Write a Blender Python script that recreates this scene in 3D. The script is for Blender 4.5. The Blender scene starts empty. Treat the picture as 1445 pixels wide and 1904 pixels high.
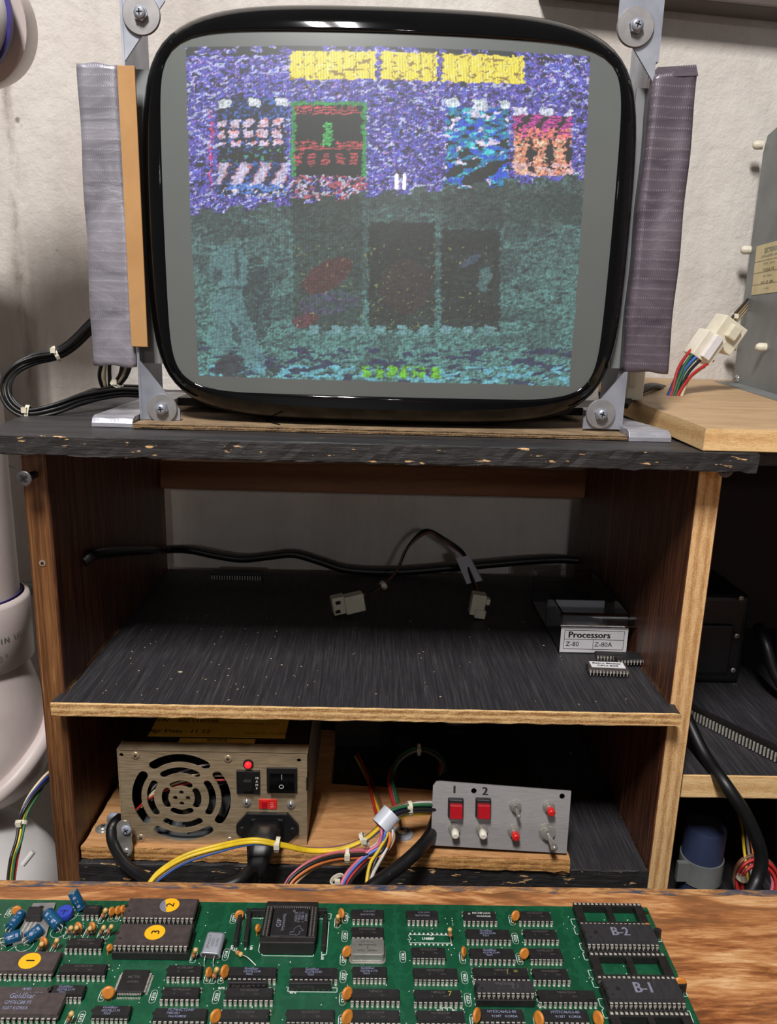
import bpy, math, random
import numpy as np
from mathutils import Vector, Matrix
random.seed(7); np.random.seed(7)
C = bpy.context.scene
COL = C.collection

# ------------------------------------------------------------------ camera
CAMZ = 1.076
FPX = 1454.0; CX = 722.5; CY = 952.0
def _n(v): return v/np.linalg.norm(v)
_dn = _n(np.array([560-CX, 6770-CY, FPX])); _fw = np.array([701-CX, 588-CY, FPX])
_fw = _n(_fw-_dn*_fw.dot(_dn)); _rt = np.cross(_dn, _fw)
RM = np.array([_rt, _fw, -_dn])            # world = RM @ (right, down, forward)
cam_d = bpy.data.cameras.new('camera'); cam = bpy.data.objects.new('camera', cam_d); COL.objects.link(cam)
cam_d.sensor_fit = 'VERTICAL'; cam_d.sensor_height = 36.0; cam_d.sensor_width = 27.3
cam_d.lens = 36.0*FPX/1904.0; cam_d.clip_start = 0.01; cam_d.clip_end = 50
m = Matrix.Identity(4)
for i in range(3):
    m[i][0] = RM[i][0]; m[i][1] = -RM[i][1]; m[i][2] = -RM[i][2]
m.translation = Vector((0, 0, CAMZ)); cam.matrix_world = m
C.camera = cam

# ------------------------------------------------------------------ world, lamps, exposure
C.view_settings.view_transform = 'Standard'; C.view_settings.look = 'None'
C.view_settings.gamma = 1.0; C.view_settings.use_curve_mapping = False
C.view_settings.exposure = 0.0
w = bpy.data.worlds.new('room_ambient'); C.world = w; w.use_nodes = True
w.node_tree.nodes['Background'].inputs[0].default_value = (1.0, 0.95, 0.93, 1)
w.node_tree.nodes['Background'].inputs[1].default_value = 0.11
def area(name, loc, target, sx, sy, power, col):
    d = bpy.data.lights.new(name, 'AREA'); d.shape = 'RECTANGLE'; d.size = sx; d.size_y = sy
    d.energy = power; d.color = col
    o = bpy.data.objects.new(name, d); COL.objects.link(o); o.location = loc
    o.rotation_euler = (Vector(target)-Vector(loc)).to_track_quat('-Z', 'Y').to_euler()
    return o
# the workshop's ceiling lamp: two parallel tubes above and behind the camera
area('ceiling_tube', (-0.28, -0.435, 2.30), (-0.28, 0.15, 1.0), 0.05, 0.40, 19.5, (1.0, 0.965, 0.945))
area('ceiling_tube', (-0.16, -0.435, 2.30), (-0.16, 0.15, 1.0), 0.05, 0.40, 19.5, (1.0, 0.965, 0.945))
# a second, distant pair of tubes further back in the room (they glint in the screen)
area('far_ceiling_tube', (0.14, -3.9, 2.10), (0.14, 0.5, 1.1), 0.025, 0.16, 5, (1.0, 0.97, 0.95))
area('far_ceiling_tube', (0.24, -3.9, 2.10), (0.24, 0.5, 1.1), 0.025, 0.16, 5, (1.0, 0.97, 0.95))

# pixel of the photo + a real distance (or height) -> a point in the room
def ray(px, py): return RM@np.array([(px-CX)/FPX, (py-CY)/FPX, 1.0])
def P(px, py, y):
    r = ray(px, py); t = y/r[1]; return Vector((r[0]*t, y, r[2]*t+CAMZ))
def PX(px, py, x):
    r = ray(px, py); t = x/r[0]; return Vector((x, r[1]*t, r[2]*t+CAMZ))
def PZ(px, py, z):
    r = ray(px, py); t = (z-CAMZ)/r[2]; return Vector((r[0]*t, r[1]*t, z))

# ------------------------------------------------------------------ materials
def s2l(c):
    return tuple(((x/255.0)/12.92 if x/255.0 <= .04045 else ((x/255.0+.055)/1.055)**2.4) for x in c)
def rgba(c): return s2l(c)+(1.0,)
class NT:
    def __init__(s, name):
        s.m = bpy.data.materials.new(name); s.m.use_nodes = True; s.t = s.m.node_tree
        s.b = s.t.nodes['Principled BSDF']; s.l = s.t.links
        s.tc = s.t.nodes.new('ShaderNodeTexCoord')
    def n(s, kind, **kw):
        x = s.t.nodes.new(kind)
        for k, v in kw.items(): setattr(x, k, v)
        return x
    def mp(s, scale, loc=(0, 0, 0), rot=(0, 0, 0), src='Object'):
        x = s.n('ShaderNodeMapping'); s.l.new(s.tc.outputs[src], x.inputs[0])
        x.inputs['Scale'].default_value = scale; x.inputs['Location'].default_value = loc
        x.inputs['Rotation'].default_value = rot; return x.outputs[0]
    def noise(s, vec, scale, detail=4, rough=.55, dist=0.0):
        x = s.n('ShaderNodeTexNoise'); s.l.new(vec, x.inputs['Vector'])
        x.inputs['Scale'].default_value = scale; x.inputs['Detail'].default_value = detail
        x.inputs['Roughness'].default_value = rough; x.inputs['Distortion'].default_value = dist
        return x.outputs['Fac']
    def wave(s, vec, scale, dist=0, direction='X', detail=2, dscale=1.0):
        x = s.n('ShaderNodeTexWave', wave_type='BANDS', bands_direction=direction); s.l.new(vec, x.inputs['Vector'])
        x.inputs['Scale'].default_value = scale; x.inputs['Distortion'].default_value = dist
        x.inputs['Detail'].default_value = detail; x.inputs['Detail Scale'].default_value = dscale
        return x.outputs['Fac']
    def ramp(s, fac, stops):
        x = s.n('ShaderNodeValToRGB'); s.l.new(fac, x.inputs[0]); e = x.color_ramp.elements
        while len(e) < len(stops): e.new(0.5)
        for i, (p, c) in enumerate(stops):
            e[i].position = p; e[i].color = c if len(c) == 4 else rgba(c)
        return x.outputs[0]
    def math(s, op, a, b):
        x = s.n('ShaderNodeMath', operation=op)
        for i, v in enumerate((a, b)):
            if isinstance(v, (int, float)): x.inputs[i].default_value = v
            else: s.l.new(v, x.inputs[i])
        return x.outputs[0]
    def mix(s, fac, a, b, mode='MIX'):
        x = s.n('ShaderNodeMix', data_type='RGBA', blend_type=mode)
        for i, v in ((0, fac), (6, a), (7, b)):
            if isinstance(v, (int, float)): x.inputs[i].default_value = v
            elif isinstance(v, tuple): x.inputs[i].default_value = v if len(v) == 4 else rgba(v)
            else: s.l.new(v, x.inputs[i])
        return x.outputs[2]
    def color(s, out): s.l.new(out, s.b.inputs['Base Color'])
    def bump(s, h, strength=.3, dist=.001):
        x = s.n('ShaderNodeBump'); x.inputs['Strength'].default_value = strength; x.inputs['Distance'].default_value = dist
        s.l.new(h, x.inputs['Height']); s.l.new(x.outputs[0], s.b.inputs['Normal'])
    def set(s, rough=.5, metal=0., spec=None, coat=None, coatr=.05, trans=None, ior=None, alpha=None):
        s.b.inputs['Roughness'].default_value = rough; s.b.inputs['Metallic'].default_value = metal
        if spec is not None: s.b.inputs['Specular IOR Level'].default_value = spec
        if coat is not None:
            s.b.inputs['Coat Weight'].default_value = coat; s.b.inputs['Coat Roughness'].default_value = coatr
        if trans is not None: s.b.inputs['Transmission Weight'].default_value = trans
        if ior is not None: s.b.inputs['IOR'].default_value = ior
        if alpha is not None: s.b.inputs['Alpha'].default_value = alpha
def pm(name, c1, c2=None, scale=60, stretch=(1, 1, 1), rough=.5, metal=0., bump=0., bscale=None, bdist=.0005, spec=None, coat=None, **kw):
    """plain procedural surface: two tones mixed by noise, noise bump"""
    n = NT(name); n.set(rough, metal, spec, coat, **kw)
    if c2 is None: c2 = tuple(x*.82 for x in c1)
    v = n.mp(stretch); f = n.noise(v, scale)
    n.color(n.ramp(f, [(.32, c2), (.68, c1)]))
    if bump: n.bump(n.noise(v, bscale or scale*3), bump, bdist)
    return n.m
M = {}
# plaster wall
n = NT('plaster'); n.set(.9, spec=.2); v = n.mp((1, 1, 1))
big = n.noise(v, 3.2, 5, .6); fine = n.noise(v, 95, 7, .68, .1); med = n.noise(n.mp((1, 1, .8)), 34, 4, .6, .15)
c = n.ramp(big, [(.25, (188, 180, 173)), (.6, (222, 217, 210)), (.9, (229, 225, 220))])
spots = n.ramp(n.noise(v, 42, 2, .5), [(.2, (110, 100, 92)), (.245, (255, 255, 255))])
c = n.mix(.75, c, spots, 'MULTIPLY')
stain = n.ramp(n.noise(n.mp((2.2, 1, .5)), 3.0, 6, .7), [(.35, (176, 166, 158)), (.55, (255, 255, 255))])
c = n.mix(.35, c, stain, 'MULTIPLY')
# grimy vertical crack left of the monitor; wall tone browner and darker leftwards
sx_ = n.n('ShaderNodeSeparateXYZ'); n.l.new(n.mp((1, 1, 1)), sx_.inputs[0])
dxx = n.math('ABSOLUTE', n.math('ADD', n.math('ADD', sx_.outputs['X'], .372), n.math('MULTIPLY', n.noise(n.mp((1, 1, 1)), 16, 4, .7), -.02)), 0)
crk = n.math('MULTIPLY', n.math('SUBTRACT', 1.0, n.math('MINIMUM', n.math('DIVIDE', dxx, .007), 1.0)), n.ramp(n.noise(n.mp((1, 1, .4)), 22, 5, .7), [(.42, (0, 0, 0)), (.62, (235, 235, 235))]))
c = n.mix(crk, c, (120, 104, 92))
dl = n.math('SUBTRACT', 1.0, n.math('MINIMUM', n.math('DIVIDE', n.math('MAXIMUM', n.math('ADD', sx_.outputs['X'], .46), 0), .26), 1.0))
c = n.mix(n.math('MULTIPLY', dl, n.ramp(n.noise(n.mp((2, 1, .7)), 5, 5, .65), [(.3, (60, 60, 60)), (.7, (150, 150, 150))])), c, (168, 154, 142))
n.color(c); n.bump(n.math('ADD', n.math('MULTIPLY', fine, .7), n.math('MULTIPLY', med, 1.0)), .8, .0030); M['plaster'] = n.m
n = NT('concrete_floor'); n.set(.85); n.color(n.ramp(n.noise(n.mp((1, 1, 1)), 6), [(.3, (88, 84, 80)), (.7, (120, 116, 110))])); M['concrete'] = n.m

def grain(name, stops, scale=30, stretch=(1, 12, 12), dist=1.2, rough=.5, bump=.2, spec=None, flecks=None, coat=None, bdist=.0006):
    n = NT(name); n.set(rough, spec=spec, coat=coat, coatr=.25); v = n.mp(stretch)
    a = n.noise(v, scale, 6, .65, dist); b = n.noise(v, scale*5, 3, .6)
    f = n.math('ADD', n.math('MULTIPLY', a, .75), n.math('MULTIPLY', b, .25))
    c = n.ramp(f, stops)
    if flecks:
        fk = n.ramp(n.noise(n.mp(flecks[1]), flecks[0], 3, .6), [(flecks[3], (0, 0, 0)), (flecks[3]+.02, (255, 255, 255))])
        c = n.mix(fk, c, flecks[2])
    n.color(c); n.bump(f, bump, bdist); return n.m
# plywood cut edges: bands of plies through the thickness
def plyedge(name, axis, t, light=(226, 189, 132), dark=(168, 120, 70)):
    n = NT(name); n.set(.8, spec=.2)
    st = {'X': (1, 1, 1), 'Z': (1, 1, 1)}[axis]
    sep = n.n('ShaderNodeSeparateXYZ'); n.l.new(n.mp(st), sep.inputs[0])
    wob = n.noise(n.mp((14, 14, 14)), 1.2, 3, .6)
    co = n.math('ADD', sep.outputs[axis], n.math('MULTIPLY', wob, .0012))
    s = n.math('SINE', n.math('MULTIPLY', co, 6.2832*2.5/t), 0)
    sp = {'X': (60, 60, 7), 'Z': (8, 70, 70)}[axis]
    g = n.noise(n.mp(sp), 12, 4, .7); g2 = n.noise(n.mp((1, 1, 1)), 900, 2, .6)
    f = n.math('ADD', n.math('MULTIPLY', s, .09), n.math('ADD', n.math('MULTIPLY', g, .62), n.math('MULTIPLY', g2, .38)))
    n.color(n.ramp(f, [(.36, dark), (.47, tuple((a+b)/2 for a, b in zip(light, dark))), (.60, light)]))
    n.bump(f, .5, .0008); return n.m
M['ply_x'] = plyedge('plywood_edge_upright', 'X', .017, (224, 186, 134), (178, 132, 84))
M['ply_z'] = plyedge('plywood_edge_flat', 'Z', .012, (222, 186, 132), (150, 108, 66))
M['ply_z2'] = plyedge('plywood_edge_board', 'Z', .011, (206, 160, 100), (136, 88, 48))
M['ply_pale'] = plyedge('plywood_edge_pale', 'Z', .03, (232, 196, 142), (204, 160, 106))
M['stain_front'] = grain('stained_wood_edge', [(.3, (42, 24, 12)), (.45, (84, 52, 28)), (.6, (126, 86, 50)), (.78, (188, 148, 104))], 11, (30, 30, .8), .7, .42, .25, coat=.25)
M['stain_in'] = grain('stained_wood_face', [(.3, (30, 14, 9)), (.48, (74, 40, 24)), (.62, (124, 76, 46)), (.8, (186, 140, 98))], 10, (22, 22, .8), 1.5, .5, .25, coat=.15)
M['black_board'] = grain('black_painted_wood', [(.3, (25, 25, 27)), (.5, (44, 43, 46)), (.64, (66, 64, 67)), (.80, (122, 118, 116))], 16, (44, 1.3, 44), .25, .55, .3,
                         flecks=(60, (1, 1, 1), (205, 190, 165), .755))
M['black_top'] = grain('black_painted_top', [(.3, (26, 26, 28)), (.5, (44, 43, 45)), (.7, (68, 66, 66)), (.86, (130, 118, 102))], 10, (1.5, 8, 20), .6, .5, .25,
                       flecks=(26, (.5, 3, 1), (176, 150, 116), .70))
M['black_edge'] = grain('black_painted_edge', [(.28, (12, 11, 12)), (.5, (30, 29, 30)), (.68, (58, 55, 54)), (.82, (112, 103, 94))], 10, (3.5, 30, 45), .8, .6, .6,
                        flecks=(24, (2.6, 9, 12), (205, 164, 116), .64), bdist=.0016)
M['rail_wood'] = grain('pine_rail', [(.3, (104, 66, 38)), (.7, (140, 92, 56))], 8, (1, 10, 10), .6, .6)
M['ply_face'] = grain('plywood_face', [(.3, (150, 102, 60)), (.5, (186, 136, 88)), (.75, (212, 170, 120))], 11, (2.2, 14, 14), .8, .6, .25)
M['ply_face2'] = grain('birch_plywood_face', [(.3, (152, 122, 90)), (.5, (178, 148, 112)), (.75, (198, 170, 134))], 9, (2.0, 12, 12), .5, .6, .15)
# bench: rotary-cut plywood, big flowing figure with a rubbed finish
n = NT('bench_plywood'); n.set(.45, spec=.4); v = n.mp((1.0, 3.4, 3.4))
a = n.noise(v, 7, 8, .62, 2.2); b = n.noise(n.mp((3, 22, 22)), 16, 5, .7, .5); w_ = n.noise(n.mp((1, 3.6, 3.6), (3, 1, 0)), 5, 3, .5, 1.0)
f = n.math('ADD', n.math('MULTIPLY', a, .62), n.math('MULTIPLY', b, .38))
c = n.ramp(f, [(.36, (62, 32, 17)), (.44, (112, 62, 32)), (.49, (152, 94, 52)), (.55, (190, 138, 90)), (.62, (222, 184, 138))])
c = n.mix(n.ramp(w_, [(.4, (0, 0, 0)), (.6, (150, 150, 150))]), c, (196, 142, 94))
sp = n.ramp(n.noise(n.mp((9, 50, 50)), 14, 3, .7), [(.28, (60, 30, 16)), (.36, (255, 255, 255))])
c = n.mix(.45, c, sp, 'MULTIPLY')
n.color(c); n.bump(f, .25, .0008); M['bench'] = n.m
n = NT('bench_painted_edge'); n.set(.6); 
f = n.noise(n.mp((1, 4, 4)), 40, 5, .7, .8)
n.color(n.ramp(f, [(.36, (46, 56, 84)), (.45, (94, 84, 84)), (.52, (150, 104, 62)), (.62, (196, 148, 96))])); n.bump(f, .4); M['bench_edge'] = n.m
# duct tape
def tape(name, c1, c2):
    n = NT(name); n.set(.36, .35, .6); v = n.mp((1, 1, 1))
    sep = n.n('ShaderNodeSeparateXYZ'); n.l.new(v, sep.inputs[0])
    rib = n.math('SINE', n.math('MULTIPLY', n.math('ADD', sep.outputs['Z'], n.math('MULTIPLY', n.noise(v, 20, 2), .002)), 6.2832/.0062), 0)
    thr = n.math('SINE', n.math('MULTIPLY', sep.outputs['X'], 6.2832/.0015), 0)
    cr = n.noise(n.mp((1, 1, 2.5)), 16, 4, .6, 1.2)
    dash = n.math('MULTIPLY', n.math('MAXIMUM', n.math('SUBTRACT', rib, .72), 0), n.math('MAXIMUM', thr, 0))
    c = n.ramp(cr, [(.3, c2), (.65, c1)]); c = n.mix(n.math('MULTIPLY', dash, .9), c, (215, 214, 222)); n.color(c)
    n.bump(n.math('ADD', n.math('MULTIPLY', dash, .9), n.math('ADD', n.math('MULTIPLY', rib, .05), n.math('MULTIPLY', cr, 2.2))), .35, .0010); return n.m
M['tape'] = tape('silver_duct_tape', (166, 164, 174), (118, 116, 126))
M['tape_dark'] = tape('aged_duct_tape', (118, 108, 118), (84, 74, 84))
M['tape_shiny'] = pm('smooth_duct_tape', (190, 190, 198), (140, 140, 150), 30, (1, 4, 4), .34, .45, .25, 30, .001)
M['cardboard'] = pm('cardboard', (186, 144, 94), (170, 128, 80), 40, (1, 1, .6), .85, 0, .15, 60)
M['cardboard_dk'] = pm('worn_cardboard', (150, 126, 96), (110, 90, 66), 60, (1, 1, 1), .9, 0, .3, 200)
M['corrugate'] = plyedge('corrugated_edge', 'Z', .004, (150, 122, 88), (40, 30, 22))
def metal(name, c1, c2, rough=.35, stretch=(1, 1, 1), scale=90, bump=.08, metal_=1.0):
    return pm(name, c1, c2, scale, stretch, rough, metal_, bump, scale*2, .0003)
M['zinc'] = metal('zinc_plate', (186, 190, 200), (140, 144, 156), .42, scale=30, metal_=.55)
M['zinc_dull'] = metal('dull_galvanised', (168, 166, 166), (126, 124, 124), .5, scale=45, bump=.2, metal_=.5)
M['galv_box'] = pm('galvanised_sheet', (138, 142, 142), (118, 122, 123), 22, (1, 1, 1), .5, .3, .05)
M['dark_screw'] = metal('dark_screw', (104, 104, 108), (74, 74, 78), .4, metal_=.6)
M['steel'] = metal('bright_steel', (205, 202, 196), (170, 167, 160), .25, metal_=.7)
M['nickel'] = metal('brushed_nickel', (208, 188, 156), (162, 142, 114), .30, (1, 1, 12), 60, .05, .6)
M['brushed'] = metal('brushed_aluminium', (166, 163, 163), (146, 143, 143), .42, (2, 2, 60), 60, .12, .35)
M['chrome'] = metal('chrome', (225, 222, 215), (190, 186, 180), .14, metal_=.8)
M['tin'] = pm('tinned_pins', (226, 222, 212), (180, 174, 162), 500, rough=.3, metal=.45)
M['black_gloss'] = pm('black_glass_border', (9, 9, 10), (6, 6, 7), 30, rough=.06, spec=.42)
M['black_plastic'] = pm('black_plastic', (22, 22, 24), (15, 15, 17), 200, rough=.42, bump=.08)
M['black_rubber'] = pm('black_cable_sheath', (15, 15, 17), (10, 10, 12), 120, rough=.45)
M['black_metal'] = pm('dark_sheet_metal', (34, 33, 33), (26, 25, 25), 60, rough=.45, metal=.3)
M['chip'] = pm('chip_epoxy', (36, 35, 36), (26, 25, 26), 260, rough=.42, bump=.12, bscale=1500, bdist=.0001)
M['chip_brown'] = pm('chip_epoxy_brown', (76, 67, 66), (62, 54, 53), 300, rough=.38, bump=.1, bscale=1500, bdist=.0001)
M['chip_worn'] = grain('chip_scratched', [(.3, (34, 33, 35)), (.6, (48, 47, 50)), (.82, (92, 90, 92))], 60, (6, 1, 1), 2.0, .5, .2)
M['socket'] = pm('socket_plastic', (34, 32, 31), (24, 23, 22), 300, rough=.45, bump=.1)
n = NT('green_circuit_board'); n.set(.38, spec=.55, coat=.15, coatr=.2)
v = n.mp((1, 1, 1)); a = n.noise(v, 12, 3, .5)
tr = n.math('MAXIMUM', n.ramp(n.wave(n.mp((1, 1, 1)), 26, 3.0, 'X', 3, 14), [(.80, (0, 0, 0)), (.9, (120, 120, 120))]), n.ramp(n.wave(v, 20, 4.0, 'Y', 3, 11), [(.84, (0, 0, 0)), (.93, (110, 110, 110))]))
c = n.ramp(a, [(.3, (8, 62, 40)), (.7, (14, 80, 52))]); c = n.mix(tr, c, (38, 112, 76))
dst = n.ramp(n.noise(v, 420, 3, .7), [(.68, (0, 0, 0)), (.74, (150, 150, 150))]); c = n.mix(dst, c, (128, 150, 120))
n.color(c); n.bump(tr, .15, .0002); M['pcb'] = n.m
M['silk'] = pm('white_print', (226, 230, 224), (200, 206, 200), 300, rough=.7)
M['ink_grey'] = pm('pale_print', (132, 132, 148), (108, 108, 124), 300, rough=.7)
M['ink_dim'] = pm('faded_print', (98, 94, 90), (78, 74, 72), 300, rough=.7)
M['ink_blue'] = pm('pale_blue_print', (146, 152, 182), (112, 118, 150), 800, rough=.7)
M['ink_black'] = pm('black_ink', (18, 16, 18), (12, 10, 12), 300, rough=.7)
M['ink_yellow'] = pm('yellow_crayon', (176, 172, 60), (120, 118, 40), 1500, rough=.8)
M['sticker'] = pm('orange_sticker', (242, 184, 26), (236, 172, 18), 80, rough=.5)
M['white_label'] = pm('white_label', (232, 230, 232), (218, 216, 220), 60, rough=.5)
M['cap_orange'] = pm('orange_ceramic', (206, 134, 54), (186, 112, 40), 300, rough=.45, bump=.1)
M['cap_blue'] = pm('blue_sleeve', (20, 84, 122), (14, 66, 100), 120, rough=.3)
M['trim_blue'] = pm('blue_plastic', (46, 68, 176), (38, 56, 156), 120, rough=.4)
M['beige'] = pm('resistor_body', (214, 178, 120), (196, 160, 104), 300, rough=.45)
M['band_red'] = pm('resistor_red', (176, 62, 34), rough=.5); M['band_brn'] = pm('resistor_brown', (90, 50, 26), rough=.5); M['band_yel'] = pm('resistor_gold', (214, 180, 40), rough=.5)
M['red_btn'] = pm('red_plastic', (186, 14, 30), (150, 8, 22), 60, rough=.3, coat=.3)
M['red_small'] = pm('red_cap', (220, 40, 34), (200, 30, 26), 60, rough=.35)
M['white_cap'] = pm('white_plastic_cap', (236, 230, 214), (220, 214, 198), 60, rough=.35)
M['nylon'] = pm('nylon', (226, 220, 200), (208, 200, 178), 60, rough=.45)
M['nylon_grey'] = pm('grey_nylon', (158, 164, 178), (140, 146, 160), 60, rough=.4)
M['pvc'] = pm('white_pvc', (212, 200, 196), (190, 176, 172), 14, rough=.4, bump=.05, spec=.4)
M['pvc_white'] = pm('bright_pvc', (222, 220, 218), (200, 196, 194), 8, rough=.45)
M['primer'] = pm('purple_primer', (52, 42, 116), (38, 30, 90), 60, rough=.4)
M['conduit'] = pm('grey_conduit', (142, 146, 146), (120, 124, 124), 30, rough=.4, metal=.4)
M['beam'] = grain('grey_brown_beam', [(.3, (78, 69, 63)), (.7, (94, 84, 77))], 4, (1, 8, 8), .6, .8, .1)
M['yellow_label'] = pm('yellow_label', (206, 168, 60), (190, 152, 50), 60, rough=.6)
M['paper_label'] = pm('aged_paper', (222, 208, 166), (204, 188, 144), 60, rough=.7)
M['teal_ink'] = pm('teal_print', (60, 110, 124), rough=.7)
M['blue_can'] = pm('dark_blue_can', (46, 56, 84), (36, 44, 70), 30, rough=.45)
WC = dict(yellow=(232, 196, 40), blue=(70, 112, 196), navy=(36, 52, 120), red=(196, 48, 46), orange=(214, 120, 56), pink=(214, 108, 130), white=(214, 206, 198),
          grey=(142, 132, 130), brown=(120, 84, 60), black=(30, 28, 30), green=(46, 104, 66), tan=(206, 170, 130), violet=(140, 110, 150), cream=(226, 206, 168))
for k, c_ in WC.items(): M['w_'+k] = pm(k+'_wire', c_, rough=.4)
n = NT('clear_plastic'); n.set(.04, trans=1.0, ior=1.45); n.color(n.ramp(n.noise(n.mp((1, 1, 1)), 20), [(.3, (225, 228, 232)), (.7, (245, 246, 248))])); M['clear'] = n.m
n = NT('frosted_plastic'); n.set(.4, trans=.25); n.color(n.ramp(n.noise(n.mp((1, 1, 1)), 20), [(.3, (205, 210, 222)), (.7, (226, 230, 240))])); M['frosted'] = n.m
n = NT('lit_indicator'); n.set(.3); n.color(n.ramp(n.noise(n.mp((1, 1, 1)), 90), [(.3, (230, 20, 30)), (.7, (250, 40, 50))]))
n.b.inputs['Emission Color'].default_value = (1, .02, .03, 1); n.b.inputs['Emission Strength'].default_value = .9; M['led'] = n.m

# ------------------------------------------------------------------ mesh building
def catmull(pts, seg=6):
    pts = [Vector(p) for p in pts]
    if len(pts) < 3: return pts
    q = [pts[0]*2-pts[1]]+pts+[pts[-1]*2-pts[-2]]; out = []
    for i in range(1, len(q)-2):
        a, b, c, d = q[i-1], q[i], q[i+1], q[i+2]
        for k in range(seg):
            t = k/seg
            out.append(.5*((2*b)+(c-a)*t+(2*a-5*b+4*c-d)*t*t+(3*b-a-3*c+d)*t**3))
    out.append(pts[-1]); return out
class MB:
    def __init__(s): s.v = []; s.f = []; s.m = []; s.s = []; s.mats = []
    def mi(s, mat):
        if mat not in s.mats: s.mats.append(mat)
        return s.mats.index(mat)
    def raw(s, vs, fs, mat, smooth=False):
        o = len(s.v); s.v += [tuple(v) for v in vs]; k = s.mi(mat)
        for f in fs: s.f.append(tuple(i+o for i in f)); s.m.append(k); s.s.append(smooth)
        return s
    def box(s, lo, hi, mat, R=None, org=None, faces=None):
        x0, y0, z0 = lo; x1, y1, z1 = hi
        vs = [(x0, y0, z0), (x1, y0, z0), (x1, y1, z0), (x0, y1, z0), (x0, y0, z1), (x1, y0, z1), (x1, y1, z1), (x0, y1, z1)]
        if R is not None:
            o = Vector(org) if org is not None else Vector(((x0+x1)/2, (y0+y1)/2, (z0+z1)/2))
            vs = [R@(Vector(v)-o)+o for v in vs]
        fs = {'-z': (0, 3, 2, 1), '+z': (4, 5, 6, 7), '-y': (0, 1, 5, 4), '+y': (2, 3, 7, 6), '-x': (0, 4, 7, 3), '+x': (1, 2, 6, 5)}
        o_ = len(s.v); s.v += [tuple(v) for v in vs]
        for k, f in fs.items():
            mm = (faces or {}).get(k, mat); s.f.append(tuple(i+o_ for i in f)); s.m.append(s.mi(mm)); s.s.append(False)
        return s
    def hull8(s, a, b, mat, faces=None):
        """a: 4 points of one end, b: 4 points of the other (same order)"""
        vs = list(a)+list(b)
        fs = [(0, 1, 2, 3), (7, 6, 5, 4), (0, 4, 5, 1), (1, 5, 6, 2), (2, 6, 7, 3), (3, 7, 4, 0)]
        return s.raw(vs, fs, mat)
    def cyl(s, a, b, r, mat, r2=None, n=20, caps=True, smooth=True, rings=None):
        a = Vector(a); b = Vector(b); d = (b-a); 
        if r2 is None: r2 = r
        z = d.normalized(); x = z.orthogonal().normalized(); y = z.cross(x)
        pr = rings or [(0, r), (1, r2)]
        vs = []; fs = []
        for t, rr in pr:
            for i in range(n):
                an = 2*math.pi*i/n; vs.append(a+d*t+(x*math.cos(an)+y*math.sin(an))*rr)
        for k in range(len(pr)-1):
            for i in range(n):
                j = (i+1) % n; fs.append((k*n+i, k*n+j, (k+1)*n+j, (k+1)*n+i))
        s.raw(vs, fs, mat, smooth)
        if caps:
            s.raw(vs[:n], [tuple(range(n-1, -1, -1))], mat); s.raw(vs[-n:], [tuple(range(n))], mat)
        return s
    def tube(s, pts, r, mat, n=8, seg=6, sm=True):
        p = catmull(pts, seg) if sm else [Vector(q) for q in pts]
        vs = []; fs = []; up = None
        for i, c in enumerate(p):
            t = (p[min(i+1, len(p)-1)]-p[max(i-1, 0)])
            t = t.normalized() if t.length > 1e-9 else Vector((0, 0, 1))
            if up is None: up = t.orthogonal().normalized()
            up = (up-t*up.dot(t)); up = up.normalized() if up.length > 1e-6 else t.orthogonal().normalized()
            sd = t.cross(up); rr = r[i*(len(r)-1)//max(1, len(p)-1)] if isinstance(r, (list, tuple)) else r
            for k in range(n):
                an = 2*math.pi*k/n; vs.append(c+(up*math.cos(an)+sd*math.sin(an))*rr)
        for i in range(len(p)-1):
            for k in range(n):
                j = (k+1) % n; fs.append((i*n+k, i*n+j, (i+1)*n+j, (i+1)*n+k))
        s.raw(vs, fs, mat, True)
        s.raw(vs[:n], [tuple(range(n-1, -1, -1))], mat); s.raw(vs[-n:], [tuple(range(n))], mat)
        return s
    def sphere(s, c, r, mat, n=12, sc=(1, 1, 1)):
        c = Vector(c); vs = []; fs = []; h = n//2
        for i in range(h+1):
            th = math.pi*i/h
            for k in range(n):
                ph = 2*math.pi*k/n
                vs.append(c+Vector((sc[0]*math.sin(th)*math.cos(ph), sc[1]*math.sin(th)*math.sin(ph), sc[2]*math.cos(th)))*r)
        for i in range(h):
            for k in range(n):
                j = (k+1) % n; fs.append((i*n+k, (i+1)*n+k, (i+1)*n+j, i*n+j))
        return s.raw(vs, fs, mat, True)
    def prism(s, poly, vec, mat, side=None):
        """polygon of 3-D points pushed along vec"""
        n = len(poly); vec = Vector(vec); a = [Vector(p) for p in poly]; b = [p+vec for p in a]
        s.raw(a, [tuple(range(n))], mat); s.raw(b, [tuple(range(n-1, -1, -1))], mat)
        s.raw(a+b, [(i, i+n, (i+1) % n+n, (i+1) % n) for i in range(n)], side or mat)
        return s
    def xf(s, mat4):
        s.v = [tuple(mat4@Vector(v)) for v in s.v]; return s
    def add(s, o, mat4=None):
        off = len(s.v); s.v += [tuple((mat4@Vector(v)) if mat4 is not None else v) for v in o.v]
        mm = [s.mi(x) for x in o.mats]
        s.f += [tuple(i+off for i in f) for f in o.f]; s.m += [mm[i] for i in o.m]; s.s += o.s; return s
    def mesh(s, name, org=(0, 0, 0)):
        me = bpy.data.meshes.new(name); ox, oy, oz = org
        me.from_pydata([(x-ox, y-oy, z-oz) for x, y, z in s.v], [], s.f)
        for mm in s.mats: me.materials.append(mm)
        me.polygons.foreach_set('material_index', s.m); me.polygons.foreach_set('use_smooth', s.s)
        me.update(); return me
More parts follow.
